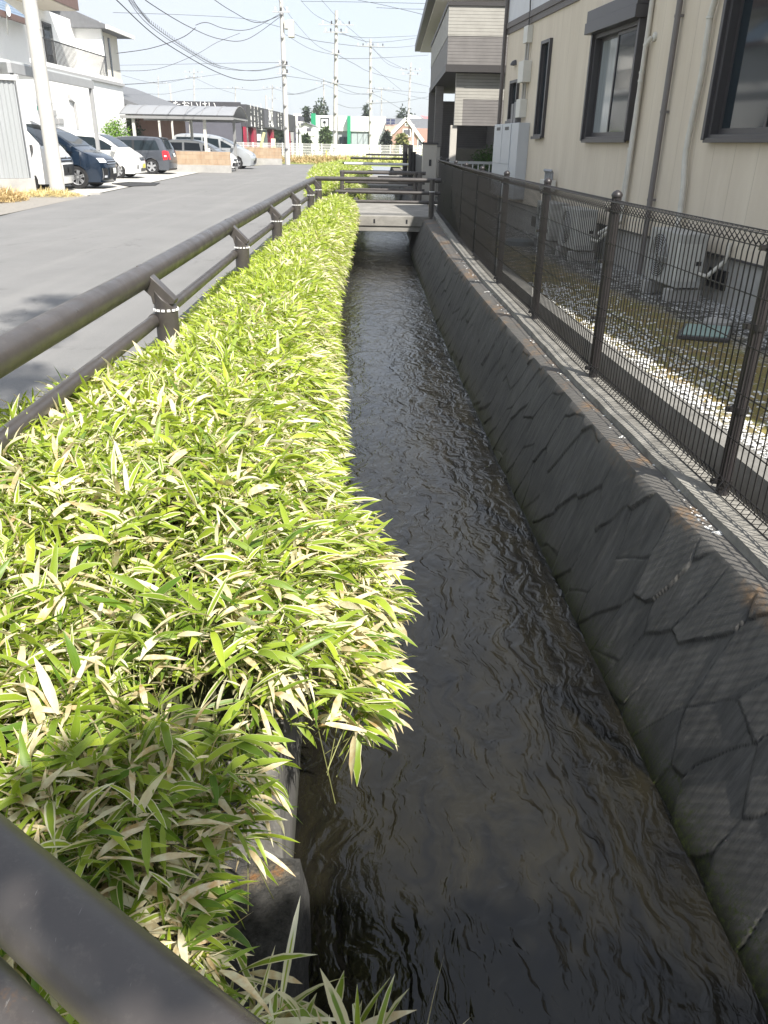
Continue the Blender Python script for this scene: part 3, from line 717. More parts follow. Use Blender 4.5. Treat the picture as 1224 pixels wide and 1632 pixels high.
m.prism([FW(s0 - .2, .12, 4.66), FW(s0 - .2, -5.9, 4.66), FW(s0 - .2, -2.9, 5.7)], FD * (s1 - s0 + .4)); m.link('roof', mat('roof_slate', (.08, .08, .085), .7, .2, 5), th)
def window(a, b, z0, z1, shutter=False, split=.5, curt=None, kind='slide'):
    m = MB(); f = .055; o0, o1 = -.12, .055
    fbox(m, a, a + f, o0, o1, z0, z1); fbox(m, b - f, b, o0, o1, z0, z1); fbox(m, a + f, b - f, o0, o1, z0, z0 + f); fbox(m, a + f, b - f, o0, o1, z1 - f, z1)
    fbox(m, a - .03, b + .03, .0551, .085, z0 - .025, z0 + .022)
    fr = m.link('window', M_bframe, th, bevel=.003)
    sp = a + (b - a) * split
    if kind == 'slide':
        for k, (p, q, oo) in enumerate(((a + f, sp + .02, -.015), (sp - .02, b - f, -.065))):
            m = MB(); g = .04
            fbox(m, p, p + g, oo, oo + .03, z0 + f, z1 - f); fbox(m, q - g, q, oo, oo + .03, z0 + f, z1 - f); fbox(m, p + g, q - g, oo, oo + .03, z0 + f, z0 + f + .06); fbox(m, p + g, q - g, oo, oo + .03, z1 - f - g, z1 - f)
            m.link('sash', M_bframe, fr)
            m = MB(); fbox(m, p + g, q - g, oo + .01, oo + .018, z0 + f + .06, z1 - f - g); m.link('pane', M_glass if not (curt and k == curt[0]) else mat('curtained_glass', (.30, .33, .34), .08, .25, 3, spec=.8, stretch=(9, 9, .4)), fr)
    else:
        m = MB(); fbox(m, a + f, b - f, -.03, -.02, z0 + f, z1 - f); m.link('pane', M_glass, fr)
        m = MB(); fbox(m, a + f, a + f + .05, -.02, .01, z0 + f, z1 - f); m.link('sash', M_bframe, fr); m = MB(); fbox(m, b - f - .05, b - f, -.02, .01, z0 + f, z1 - f); m.link('sash', M_bframe, fr)
    if shutter:
        m = MB(); fbox(m, a - .10, b + .12, .0, .19, z1 + .002, z1 + .15); fbox(m, a - .09, b + .11, .0, .175, z1 + .152, z1 + .30)
        fbox(m, b - .0, b + .06, .0, .10, z0, z1); fbox(m, a - .06, a + .0, .0, .10, z0, z1)
        m.link('shutter_box', M_bframe, fr, bevel=.006)
    return fr
window(-1.92, .17, 1.60, 3.30, True, .5)
window(2.47, 4.15, 1.60, 3.02, True, .5, curt=(1,))
window(6.44, 6.98, 1.66, 3.22, False, kind='fix')
window(8.42, 9.02, 1.96, 2.72, False, kind='fix')
# downpipes
def pipe_thing(pts, r, name, label, cat, mt, parent=None, group=None, n=12):
    m = MB(); m.tube(pts, r, n); ob = m.link(name, mt, parent, smooth=40)
    if parent is None: tag(ob, label, cat, group)
    return ob
M_pipe = mat('downpipe_grey', (.17, .155, .15), .45, .1, 4)
m = MB(); m.tube([FW(1.38, .06, 0), FW(1.38, .06, 4.5)], .036, 12); dp = m.link('downpipe', M_pipe, th, smooth=40)
for z in (.9, 1.9, 2.9, 3.9):
    m = MB(); m.tube([FW(1.38, .06, z), FW(1.38, .06, z + .03)], .041, 12); fbox(m, 1.34, 1.36, 0, .06, z, z + .03); m.link('bracket', M_pipe, dp)
m = MB(); m.tube([FW(9.66, .06, 0), FW(9.66, .06, 4.5)], .042, 12); m.link('downpipe', mat('downpipe_brown', (.10, .085, .08), .45), th, smooth=40)
# air conditioner duct hoses
M_hose = mat('duct_cover', (.60, .58, .52), .55, .15, 9, .1, 60)
def wob(pts, k=5, amp=.006):
    out = []
    for a, b in zip(pts[:-1], pts[1:]):
        a, b = Vector(a), Vector(b)
        for i in range(k): out.append(a.lerp(b, i / k) + FD * random.uniform(-amp, amp))
    return out + [Vector(pts[-1])]
for nm, pts, r in (('hose', [FW(2.24, .04, 3.6), FW(2.26, .04, 2.4), FW(2.27, .05, 1.5), FW(2.30, .06, .55), FW(2.5, .2, .35)], .030),
                   ('hose', [FW(2.10, .04, 2.78), FW(2.17, .075, 2.70), FW(2.20, .07, 2.3), FW(2.20, .06, 1.7), FW(2.22, .06, .6), FW(2.4, .3, .4)], .026),
                   ('hose', [FW(.40, .04, 3.12), FW(.47, .06, 3.05), FW(.56, .06, 2.8), FW(.535, .055, 2.3), FW(.60, .055, 1.7), FW(.61, .06, 1.45), FW(.53, .06, 1.15), FW(.50, .06, .85), FW(.42, .1, .6)], .034)):
    m = MB(); m.tube(wob(pts), r, 10); h = m.link(nm, M_hose, th, smooth=50)
    for q in (1, 2):
        c = Vector(pts[q]); m = MB(); m.tube([c - Vector((0, 0, .012)), c + Vector((0, 0, .012))], r + .008, 10); m.link('strap', M_off, h)
for (s_, z) in ((2.08, 2.78), (.38, 3.13)):
    m = MB(); m.lathe(FW(s_, 0, z), [(0.0, -.03), (.05, -.028), (.055, 0), (.05, .01)], 14, 'x'); m.link('sleeve_cap', M_off, th, smooth=40)
# meter boxes, conduits, cabinet, vent hood, water header
def fb(name, a, b, o0, o1, z0, z1, mt, label=None, bevel=.006, parent=th):
    m = MB(); fbox(m, a, b, o0, o1, z0, z1); ob = m.link(name, mt, parent, bevel=bevel)
    if label: ob['label'] = label
    return ob
fb('junction_box', 7.75, 8.02, 0, .11, 3.28, 3.56, M_off)
fb('meter_box', 7.65, 8.02, 0, .16, 2.62, 2.98, M_off)
fb('meter_box', 7.75, 8.05, 0, .14, 2.02, 2.34, M_off)
fb('electric_meter', 8.10, 8.27, 0, .12, 1.85, 2.30, mat('meter_grey', (.16, .16, .165), .4))
fb('electric_meter', 8.32, 8.47, 0, .12, 1.85, 2.28, MC['meter_grey'])
for a in (7.80, 7.95):
    for (z0, z1) in ((2.34, 2.62), (2.98, 3.28)):
        m = MB(); m.tube([FW(a, .05, z0), FW(a, .05, z1)], .02, 10); m.link('conduit', mat('conduit', (.35, .34, .32), .5), th, smooth=40)
m = MB(); m.tube([FW(7.88, .06, 3.56), FW(7.9, .05, 3.75), FW(7.86, .07, 3.95), FW(7.9, .05, 4.45)], .012, 8); m.link('service_cable', M_wire, th, smooth=40)
m = MB(); c = FW(8.85, 0, 2.98)
ringp = []
for q in range(5):
    a = q / 4 * math.pi / 2; ringp.append((.09 * math.cos(a), .11 * math.sin(a)))
G = np.zeros((9, 5, 3))
for i in range(9):
    ph = math.pi * i / 8
    for j, (rr, oo) in enumerate(ringp):
        p = FW(8.85 + rr * math.cos(ph), oo, 3.02 + rr * math.sin(ph) * 1.1 - .03); G[i, j] = p
m.grid(G); m.link('vent_hood', M_frame, th, smooth=50)
cab = fb('meter_cabinet', 7.42, 9.35, .0, .22, .55, 1.92, mat('cabinet_white', (.50, .52, .54), .45, .06, 3), 'pale metal meter cabinet with two upper doors')
for (a, b) in ((7.95, 8.60), (8.64, 9.30)):
    m = MB(); fbox(m, a, b, .221, .235, 1.18, 1.90); d = m.link('door', MC['cabinet_white'], cab, bevel=.003)
    for k in range(4): m = MB(); fbox(m, a + .15 + k * .08, a + .20 + k * .08, .236, .24, 1.80, 1.86); m.link('vent_slot', M_black_plastic, d)
m = MB(); fbox(m, 7.95, 9.3, .221, .235, .60, 1.16); m.link('door', MC['cabinet_white'], cab, bevel=.003)
hd = fb('water_header', 5.38, 5.95, .03, .15, .80, .98, M_off, 'white pipe header with four grey taps')
for k in range(4):
    a = 5.42 + k * .12; m = MB(); m.tube([FW(a, .10, .98), FW(a, .10, 1.10), FW(a - .03, .14, 1.14)], .024, 10); m.link('pipe_elbow', mat('pvc_grey', (.30, .31, .33), .4), hd, smooth=40)
    m = MB(); m.tube([FW(a, .10, .80), FW(a, .10, .0)], .018, 8); m.link('pipe', M_off if k else MC['pvc_grey'], hd, smooth=40)
for (a, b, z0, z1) in ((-1.72 + 1.05, -.30, .12, .32), (-2.6, -2.2, .12, .32), (6.3, 6.75, .12, .30)):
    fb('vent_grille', a, b, -.03, .004, z0, z1, M_black_plastic, bevel=0)
# ---- outdoor units
def ac_unit(s_, label):
    e = thing('air_conditioner_unit', label, 'outdoor unit', FW(s_, .35, 0), 'outdoor units along the beige house')
    w, d, h = .82, .29, .56; o0 = .20; z0 = .13
    m = MB(); fbox(m, s_ - w / 2, s_ + w / 2, o0, o0 + d, z0, z0 + h); b = m.link('casing', mat('ac_casing', (.40, .40, .38), .5, .06, 4), e, bevel=.012)
    m = MB()
    cs, cz = s_ + .13, z0 + h / 2
    for rr in np.linspace(.03, .235, 10):
        pp = [FW(cs + rr * math.cos(a), o0 + d + .02 - .06 * (rr / .235) ** 2 * .3, cz + rr * math.sin(a)) for a in np.linspace(0, 2 * math.pi, 25)]
        m.tube(pp, .0035, 4, cap=False)
    for a in np.linspace(0, 2 * math.pi, 9)[:-1]:
        m.tube([FW(cs + .02 * math.cos(a), o0 + d + .02, cz + .02 * math.sin(a)), FW(cs + .235 * math.cos(a), o0 + d + .002, cz + .235 * math.sin(a))], .0035, 4, cap=False)
    m.link('fan_grille', mat('grille_wire', (.45, .45, .43), .4), e)
    m = MB(); n = 28; cvs = [FW(cs + .24 * math.cos(2 * math.pi * k / n), o0 + d + .0015, cz + .24 * math.sin(2 * math.pi * k / n)) for k in range(n)]; m.quad(*cvs); m.link('fan_opening', mat('fan_dark', (.07, .07, .072), .7), e)
    m = MB(); fbox(m, s_ - w / 2 - .002, s_ - w / 2 + .09, o0 + d * .2, o0 + d + .004, z0 + .07, z0 + h - .1); m.link('service_cover', mat('ac_cover', (.50, .50, .47), .5), e, bevel=.004)
    m = MB(); fbox(m, s_ - w / 2 - .004, s_ - w / 2 + .0, o0 + .04, o0 + .10, z0 + h * .42, z0 + h * .5); m.link('handle', M_black_plastic, e)
    for a in (-.3, .3):
        m = MB(); fbox(m, s_ + a - .06, s_ + a + .06, o0 - .04, o0 + d + .05, -.04, z0 - .02); m.link('foot_block', M_conc_light, e, bevel=.008)
    m = MB(); m.tube(wob([FW(s_ - .43, o0 + .08, z0 + .16), FW(s_ - .50, o0 + .0, z0 + .14), FW(s_ - .56, .06, z0 + .30), FW(s_ - .58, .05, .62)], 4, .004), .022, 8); m.link('hose', M_hose, e, smooth=50)
ac_unit(-.15, 'nearest outdoor air conditioner unit, its round fan grille beside the grey downpipe')
ac_unit(3.15, 'middle outdoor air conditioner unit below the shuttered window, behind the fence')
ac_unit(4.45, 'farthest outdoor air conditioner unit, below the bunch of grey tap pipes')
# ---- garden bits
def slab(name, label, c, r, mt, cat, n=24, h=.03):
    m = MB(); m.lathe((c[0], c[1], c[2]), [(0, h), (r * .96, h), (r, h * .6), (r, 0)], n); ob = m.link(name, mt, smooth=40); return tag(ob, label, cat)
gp = AZ(1125, 530, 0); e = thing('inspection_cover', 'pale turquoise square inspection cover lying in the mossy gravel', 'cover', (gp.x, gp.y, 0))
m = MB(); c = Vector((gp.x, gp.y, -.015)); u = Vector((.34, -.10, 0)) * .62; v = Vector((.16, .34, 0)) * .8
m.obox(c - u - v, u * 2, v * 2, (0, 0, .03)); m.link('frame', M_frame, e, bevel=.004)
m = MB(); m.obox(c - u * .86 - v * .86 + Vector((0, 0, .031)), u * 1.72, v * 1.72, (0, 0, .006)); m.link('plate', mat('turquoise_plate', (.26, .38, .35), .35, .1, 5), e)
gp = AZ(1143, 517, 0); slab('manhole_cover', 'round pale concrete cover in the gravel behind the turquoise one', (gp.x + .05, gp.y + .12, -.015), .13, M_conc_light, 'cover')
gp = AZ(818, 388, 0); e = tag(MB().lathe((gp.x + .1, gp.y, -.02), [(0, .10), (.20, .10), (.24, .07), (.25, 0)], 20).link('valve_box', mat('blue_grey_plastic', (.10, .13, .15), .5, .2, 6), smooth=40), 'low blue-grey round valve box on the far garden gravel', 'valve box')
# ---- white pebbles spilled on the wall top (as in the photo), many
r = np.random.default_rng(4); m = MB()
def pebble(m, c, s_):
    n = 6; v = []
    a0 = r.uniform(0, 6.28); sx, sy = s_ * r.uniform(.8, 1.4), s_ * r.uniform(.6, 1)
    for lv, rr in ((0, .8), (.35, 1), (.7, .6)):
        for k in range(n):
            a = 2 * math.pi * k / n; x = sx * rr * math.cos(a) * r.uniform(.85, 1.15); y = sy * rr * math.sin(a) * r.uniform(.85, 1.15)
            v.append((c[0] + x * math.cos(a0) - y * math.sin(a0), c[1] + x * math.sin(a0) + y * math.cos(a0), c[2] + lv * s_ * .9))
    f = [[i * n + k, i * n + (k + 1) % n, (i + 1) * n + (k + 1) % n, (i + 1) * n + k] for i in range(2) for k in range(n)] + [[2 * n + k for k in range(n)]]
    m.add(v, f)
for _ in range(800):
    y = 1.2 + 12 * r.random() ** 1.5 if r.random() < .75 else r.uniform(2.2, 3.6)
    xf = min(float(fenceX(y)), float(crest(y)) + .42); xc = float(crest(y)) + .07
    y += .25 * math.sin(y * 5); x = xf - .14 - (xf - .14 - xc) * r.random() ** 1.6; pebble(m, (x, y, -.062 + .012 * r.random()), r.uniform(.004, .0115))
for _ in range(2400):
    y = 1.0 + 9 * r.random() ** 1.2; x = float(curbR(y)) + abs(r.normal(.15, .36)) + .02; pebble(m, (x, y, -.024), r.uniform(.008, .02))
tag(m.link('white_pebbles', mat('pebble_white', (.70, .70, .68), .7, .2, 40)), 'white pebbles scattered along the wall top and the edge of the garden gravel', 'pebbles', kind='stuff')

# ================================================================== GREY HOUSE WITH BALCONY
t = NT('grey_siding', .6); P = t.pos(); s = t.sep(P)
rib = t.rng(t.math('PINGPONG', s[2], .035), 0, .005); c2 = t.mix(t.rng(t.noise(P, 3, 4), .3, .7), (.27, .26, .235), (.33, .32, .29))
hb = t.math('PINGPONG', t.math('ADD', s[0], s[1]), .23)
M_gs = t.out(t.mix(rib, (.10, .10, .10), c2), t.bump(rib, .8, .01))
t = NT('dark_grey_siding', .6); P = t.pos(); s = t.sep(P)
rib = t.rng(t.math('PINGPONG', s[2], .035), 0, .005); c2 = t.mix(t.rng(t.noise(P, 3, 4), .3, .7), (.13, .122, .118), (.165, .155, .15))
M_gd = t.out(t.mix(rib, (.05, .05, .05), c2), t.bump(rib, .8, .01))
M_pan = mat('pale_panel', (.42, .40, .36), .6, .08, 3); M_trim = mat('dark_trim', (.035, .032, .032), .5)
th = thing('grey_house', 'grey sided house with a corner balcony on columns beyond the beige house', 'house', (3, 25, 0))
bx0, bx1, by0, by1 = 1.33, 5.2, 22.0, 31.0
def shell(m, x0, x1, y0, y1, z0, z1, th_=.12):   # front and left parapet slabs
    m.box(x0, x1, y0, y0 + th_, z0, z1); m.box(x0, x0 + th_, y0 + th_, y1, z0, z1); m.box(x0 + th_, x1, y1 - th_, y1, z0, z1)
m = MB(); shell(m, bx0, bx1, by0, by1, 3.90, 4.52); b = m.link('balcony_parapet', M_gs, th)
m = MB(); shell(m, bx0 + .01, bx1, by0 + .01, by1, 3.30, 3.90); m.link('balcony_lower_band', M_gd, th)
m = MB(); m.box(bx0 - .03, bx1, by0 - .03, by0 + .15, 4.521, 4.60); m.box(bx0 - .03, bx0 + .15, by0 + .15, by1, 4.521, 4.60); m.link('coping', M_trim, th)
m = MB(); m.box(bx0 - .02, bx1, by0 - .02, by1, 3.14, 3.298); m.link('balcony_soffit', M_trim, th)
m = MB(); m.box(1.62, 5.2, 22.25, 22.42, 2.56, 3.13); sk = m.link('carport_skirt', M_gs, th)
m = MB(); m.box(1.625, 5.2, 22.256, 22.42, 1.97, 2.559); m.link('carport_skirt_band', M_gd, th)
m = MB(); m.box(1.60, 1.80, 22.24, 22.44, 1.97, 3.13); m.link('corner_board', M_gs, th)
for (x, y, w) in ((1.52, 22.3, .17), (1.36, 27.0, .19), (1.30, 30.4, .19), (4.3, 27, .17)):
    m = MB(); m.box(x, x + w, y, y + w, 0, 1.97 if y < 23 else 3.13); cpart = m.link('column', M_pan, th, bevel=.008)
for x, y in ((1.34, 26.96), (1.28, 30.36)):
    m = MB(); m.box(x, x + .24, y, y + .24, 1.45, 3.12); m.link('column_cladding', M_gd, th)
m = MB(); m.box(3.4, 12, 28.5, 36, 0, 6.2); m.link('wall', M_gd, th)
m = MB(); m.box(1.5, 3.4, 30.9, 31.2, .0, 2.9); m.link('rear_partition', M_gd, th)
m = MB(); m.box(3.45, 4.5, 28.44, 28.49, .9, 2.0); m.link('window', M_glass, th)
rf = mat('maroon_roof', (.16, .085, .08), .6, .2, 5)
m = MB(); m.prism([(1.0, 24.2, 5.15), (6.4, 24.2, 7.7), (12.5, 24.2, 5.15), (12.5, 24.2, 5.0), (1.0, 24.2, 5.0)], (0, 13, 0)); m.link('roof', rf, th)
m = MB(); m.box(1.121, 12.4, 24.25, 37, 4.93, 4.995); m.link('eave_soffit', mat('soffit_white', (.62, .60, .56), .7), th)
m = MB(); m.box(.92, 1.12, 24.1, 37.3, 4.98, 5.22); m.box(1.12, 12.5, 24.08, 24.19, 4.98, 5.16); m.link('gutter', M_trim, th)
m = MB(); m.box(2.4, 12, 25.2, 28.49, 4.6, 5.0); m.box(2.4, 12, 27, 28.49, 3.3, 4.6); m.link('upper_wall', mat('sunny_stucco', (.50, .40, .27), .8, .3, 1.5), th)
# gate pillar, dark wall, gate bars, shrub
e = thing('gate_pillar', 'pale stone gate pillar with a dark letter slot beside the bridge railing', 'gate pillar', (1.1, 24.9, 0))
m = MB(); m.box(.93, 1.34, 24.95, 25.35, 0, 1.52); m.link('body', M_pan, e, bevel=.01)
m = MB(); m.box(.90, 1.37, 24.92, 25.38, 1.521, 1.57); m.link('cap', M_trim, e)
m = MB(); m.box(1.12, 1.19, 24.935, 24.949, .95, 1.12); m.link('letter_slot', M_black_plastic, e)
tag(MB().box(1.0, 1.15, 25.5, 46, 0, 1.15).link('dark_boundary_wall', mat('dark_wall', (.06, .06, .065), .7, .2, 3), bevel=.01), 'long dark boundary wall receding behind the pale gate pillar', 'wall')
tag(MB().box(1.9, 9, 27.6, 27.75, 0, 1.42).link('garden_wall', mat('olive_wall', (.16, .15, .12), .8, .2, 3), bevel=.01), 'olive-brown low wall at the back of the grey house carport', 'wall')
e = thing('picket_gate', 'low metal gate with pale vertical bars beyond the end of the mesh fence', 'gate', (2, 20.9, 0))
m = MB(); m.box(1.28, 2.95, 20.80, 20.85, 1.10, 1.16); m.box(1.28, 2.95, 20.8, 20.85, .44, .50); m.link('rail', mat('gate_rail', (.42, .43, .42), .4), e)
for x in np.arange(1.45, 2.9, .135): m = MB(); m.box(x, x + .025, 20.81, 20.84, .5, 1.10); m.link('bar', mat('gate_bar', (.55, .56, .55), .4), e)
m = MB(); m.box(1.25, 3.0, 20.92, 20.96, -.2, .96); m.link('lower_panel', mat('gate_panel', (.035, .038, .045), .4), e)
# ================================================================== VEHICLES
SCL = 1.05
def smooth_poly(pts, sub_=0.12):
    out = []
    for (a, b) in zip(pts[:-1], pts[1:]):
        d = math.hypot(b[0] - a[0], b[1] - a[1]); k = max(1, int(d / sub_))
        for i in range(k): out.append((a[0] + (b[0] - a[0]) * i / k, a[1] + (b[1] - a[1]) * i / k))
    out.append(pts[-1]); return out
def chaikin(p, n=2):
    for _ in range(n):
        q = [p[0]]
        for a, b in zip(p[:-1], p[1:]):
            q.append((a[0] * .75 + b[0] * .25, a[1] * .75 + b[1] * .25)); q.append((a[0] * .25 + b[0] * .75, a[1] * .25 + b[1] * .75))
        q.append(p[-1]); p = q
    return p
def car(name, label, S, paint, loc, rot, group='cars parked in the lot across the road'):
    L_, Wd, Ht = S['L'], S['W'], S['H']; belt = S['belt']
    e = thing(name, label, 'car', (0, 0, 0), group)
    top = chaikin(S['top'], 2)        # rear bottom -> over the roof -> front bottom
    def hw(x, z):
        w = Wd / 2
        if z > belt: w -= (z - belt) * S.get('tumble', .20) + 0.0
        if z < .55: w -= (.55 - z) * .10
        w -= .05 * math.exp(-((z - .30) / .12) ** 2) * 0
        fx = max(0, (x - (L_ - .75)) / .75); rx = max(0, (.5 - x) / .5)
        w -= .13 * fx ** 2 + .07 * rx ** 2
        w += .012 * math.sin((z - .5) * 7) * (z < belt)
        return w
    def M(x, z, t, off=0):
        w = hw(x, z) + off
        fx = min(1, max(0, (x - (L_ - 1.0)) / 1.0)); rx = min(1, max(0, (.6 - x) / .6))
        a = abs(t) ** 3
        xx = x - .16 * a * fx ** 1.5 + .09 * a * rx
        rf_ = min(1, max(0, (z - (Ht - .30)) / .30))
        zz = z - .055 * abs(t) ** 4 * rf_ - .02 * a * (fx > 0) * (z > .6)
        return (xx, w * t, zz)
    Z0 = S.get('clear', .20); wr = S['wr']; ar = wr + .045
    wx = S['wheels']
    bot = [(S['top'][0][0] + .02, Z0)]
    for cx in wx:
        a0 = math.asin(min(.99, max(-.99, (Z0 - wr) / ar)))
        for k in range(13):
            a = math.pi - a0 + (a0 - (math.pi - a0)) * k / 12
            bot.append((cx + ar * math.cos(a), wr + ar * math.sin(a)))
    bot.append((S['top'][-1][0] - .02, Z0))
    outline = top + bot[::-1]
    # sides
    def side_mesh(poly, sgn, off=0, cut=True):
        bm = bmesh.new(); vs = [bm.verts.new((x, 0, z)) for x, z in poly]; bm.faces.new(vs)
        bmesh.ops.triangulate(bm, faces=bm.faces[:])
        if cut:
            for z in np.arange(.3, Ht, .14):
                bmesh.ops.bisect_plane(bm, geom=bm.verts[:] + bm.edges[:] + bm.faces[:], plane_co=(0, 0, z), plane_no=(0, 0, 1))
            for x in list(np.arange(.1, 1.0, .15)) + list(np.arange(1.4, L_ - 1, .6)) + list(np.arange(L_ - 1, L_, .13)):
                bmesh.ops.bisect_plane(bm, geom=bm.verts[:] + bm.edges[:] + bm.faces[:], plane_co=(x, 0, 0), plane_no=(1, 0, 0))
        bm.verts.index_update()
        V = [M(v.co.x, v.co.z, sgn, off) for v in bm.verts]; Fc = [[v.index for v in f.verts] for f in bm.faces]; bm.free(); return V, Fc
    m = MB()
    for sg in (-1, 1): m.add(*side_mesh(outline, sg))
    tt = np.array([-1, -.97, -.9, -.75, -.5, -.25, 0, .25, .5, .75, .9, .97, 1])
    tp = smooth_poly(top, .10)
    m.grid(np.array([[M(x, z, q) for q in tt] for x, z in tp]))
    m.grid(np.array([[(x, hw(x, z) * q, z) for q in (-1, 0, 1)] for x, z in bot]))
    m.link('body', paint, e, smooth=42)
    def ptc(nm, poly, mt, sg, off=.006, par=e, lab=None):
        mm = MB(); mm.add(*side_mesh(poly, sg, off)); return mm.link(nm, mt, par, smooth=42)
    for sg in (-1, 1):
        for poly in S['side_windows']: ptc('side_window', poly, M_glass, sg)
        for poly in S.get('side_black', []): ptc('pillar_trim', poly, M_black_plastic, sg, .0045)
        for x in S.get('seams', []):
            ptc('door_seam', [(x, Z0 + .12), (x + .012, Z0 + .12), (x + .012, belt), (x, belt)], M_black_plastic, sg, .003)
        for (x, z) in S.get('handles', []): ptc('door_handle', [(x, z), (x + .16, z), (x + .16, z + .035), (x, z + .035)], S.get('handle_mat', paint), sg, .022)
        if 'sill' in S: ptc('sill', S['sill'], M_black_plastic, sg, .005)
    def strip(nm, a, b, t0, t1, mt, off=.01, par=e):   # patch on the top surface between path lengths in x
        p = [q for q in tp if a <= q[0] <= b and q[1] > belt - .25]
        g = []
        for i, (x, z) in enumerate(p):
            j = min(i + 1, len(p) - 1); k = max(i - 1, 0); dx, dz = p[j][0] - p[k][0], p[j][1] - p[k][1]; l = math.hypot(dx, dz) or 1
            nx, nz_ = -dz / l, dx / l
            if nz_ < 0 and abs(nz_) > .2: nx, nz_ = -nx, -nz_
            g.append([tuple(Vector(M(x, z, q)) + Vector((nx, 0, nz_)) * off) for q in np.linspace(t0, t1, 9)])
        mm = MB(); mm.grid(np.array(g)); return mm.link(nm, mt, par, smooth=42)
    ws = S['windshield']; strip('windshield', ws[0], ws[1], -.88, .88, M_glass)
    # front and rear patches given as y,z boxes projected on the nose
    def nose(nm, t0, t1, z0, z1, mt, front=True, off=.012, slant=0, par=e, K=7):
        pp = [q for q in tp if (q[0] > L_ * .72 if front else q[0] < L_ * .28)]
        pp = sorted(pp, key=lambda q: q[1]); zz = [q[1] for q in pp]; xx = [q[0] for q in pp]
        g = []
        for z in np.linspace(z0, z1, 5):
            row = []
            for t_ in np.linspace(t0, t1, K):
                zq = z + slant * (abs(t_) - min(abs(t0), abs(t1)))
                x = float(np.interp(zq, zz, xx)); P_ = Vector(M(x, zq, t_, .004)); row.append(tuple(P_ + Vector((off if front else -off, math.copysign(.004, t_) if abs(t_) > .8 else 0, .002))))
            g.append(row)
        mm = MB(); mm.grid(np.array(g)); return mm.link(nm, mt, par, smooth=42)
    for it in S['patches']:
        nm, sides, t0, t1, z0, z1, mt = it[:7]; kw = it[7] if len(it) > 7 else {}
        if sides == 2:
            nose(nm, t0, t1, z0, z1, mt, **kw); nose(nm, -t1, -t0, z0, z1, mt, **kw)
        else: nose(nm, t0, t1, z0, z1, mt, **kw)
    for sg in (-1, 1):
        for nm, poly, mt in S.get('side_patches', []): ptc(nm, poly, mt, sg, .01)
    # wheels
    for cx in wx:
        for sg in (-1, 1):
            yc = sg * (Wd / 2 - .115)
            m = MB(); T_ = .10
            m.lathe((cx, yc, wr), [(wr * .64, -T_ * sg), (wr * .93, -T_ * sg), (wr, -T_ * .75 * sg), (wr, T_ * .75 * sg), (wr * .93, T_ * sg), (wr * .66, T_ * sg * .98), (wr * .64, T_ * .8 * sg)], 28, 'y')
            ty = m.link('wheel', M_rubber, e, smooth=42)
            m = MB(); m.lathe((cx, yc, wr), [(wr * .66, T_ * .9 * sg), (wr * .61, T_ * .8 * sg), (wr * .60, T_ * .3 * sg), (0, T_ * .25 * sg)], 24, 'y'); m.link('rim_well', M_black_plastic, ty, smooth=42)
            m = MB(); ns = S.get('spokes', 5)
            for k in range(ns):
                a = 2 * math.pi * k / ns + .3
                for da in ((-.12, .12) if S.get('twin') else (0,)):
                    w0 = wr * (.075 if S.get('twin') else .13)
                    c_, s_ = math.cos(a + da), math.sin(a + da); c2, s2 = -s_, c_
                    r0, r1 = wr * .1, wr * .63; y_ = yc + T_ * .72 * sg
                    m.hexa([(cx + c_ * r0 - c2 * w0, y_ - .01, wr + s_ * r0 - s2 * w0), (cx + c_ * r1 - c2 * w0, y_ - .01, wr + s_ * r1 - s2 * w0), (cx + c_ * r1 + c2 * w0, y_ - .01, wr + s_ * r1 + s2 * w0), (cx + c_ * r0 + c2 * w0, y_ - .01, wr + s_ * r0 + s2 * w0),
                            (cx + c_ * r0 - c2 * w0, y_ + .01, wr + s_ * r0 - s2 * w0), (cx + c_ * r1 - c2 * w0, y_ + .01, wr + s_ * r1 - s2 * w0), (cx + c_ * r1 + c2 * w0, y_ + .01, wr + s_ * r1 + s2 * w0), (cx + c_ * r0 + c2 * w0, y_ + .01, wr + s_ * r0 + s2 * w0)])
            m.lathe((cx, yc + T_ * .74 * sg, wr), [(0, .02 * sg), (wr * .14, .015 * sg), (wr * .15, -.01 * sg)], 14, 'y')
            m.lathe((cx, yc, wr), [(wr * .61, T_ * .8 * sg), (wr * .655, T_ * .93 * sg), (wr * .66, T_ * .97 * sg)], 28, 'y')
            m.link('rim', S.get('rim', M_silver_rim), ty, smooth=30)
    m = MB(); m.box(.15, L_ - .25, -Wd / 2 + .2, Wd / 2 - .2, .16, .5); m.link('underbody', M_black_plastic, e)
    for sg in (-1, 1):     # door mirrors
        mx_, mz_ = S['mirror']; y = sg * (hw(mx_, mz_) + .11)
        m = MB(); m.box(mx_ - .05, mx_ + .07, min(y - .09, y + .09), max(y - .09, y + .09), mz_ - .07, mz_ + .09); m.box(mx_ - .01, mx_ + .03, min(y, y - sg * .14), max(y, y - sg * .14), mz_ - .075, mz_ - .05)
        m.link('door_mirror', S.get('mirror_mat', paint), e, smooth=40, bevel=.02)
    e.location = loc; e.rotation_euler = (0, 0, rot); e.scale = (SCL,) * 3
    return e
def paint(name, col, metal=0, rough=.28): return mat(name, col, rough, coat=.6, metal=metal, spec=.5)
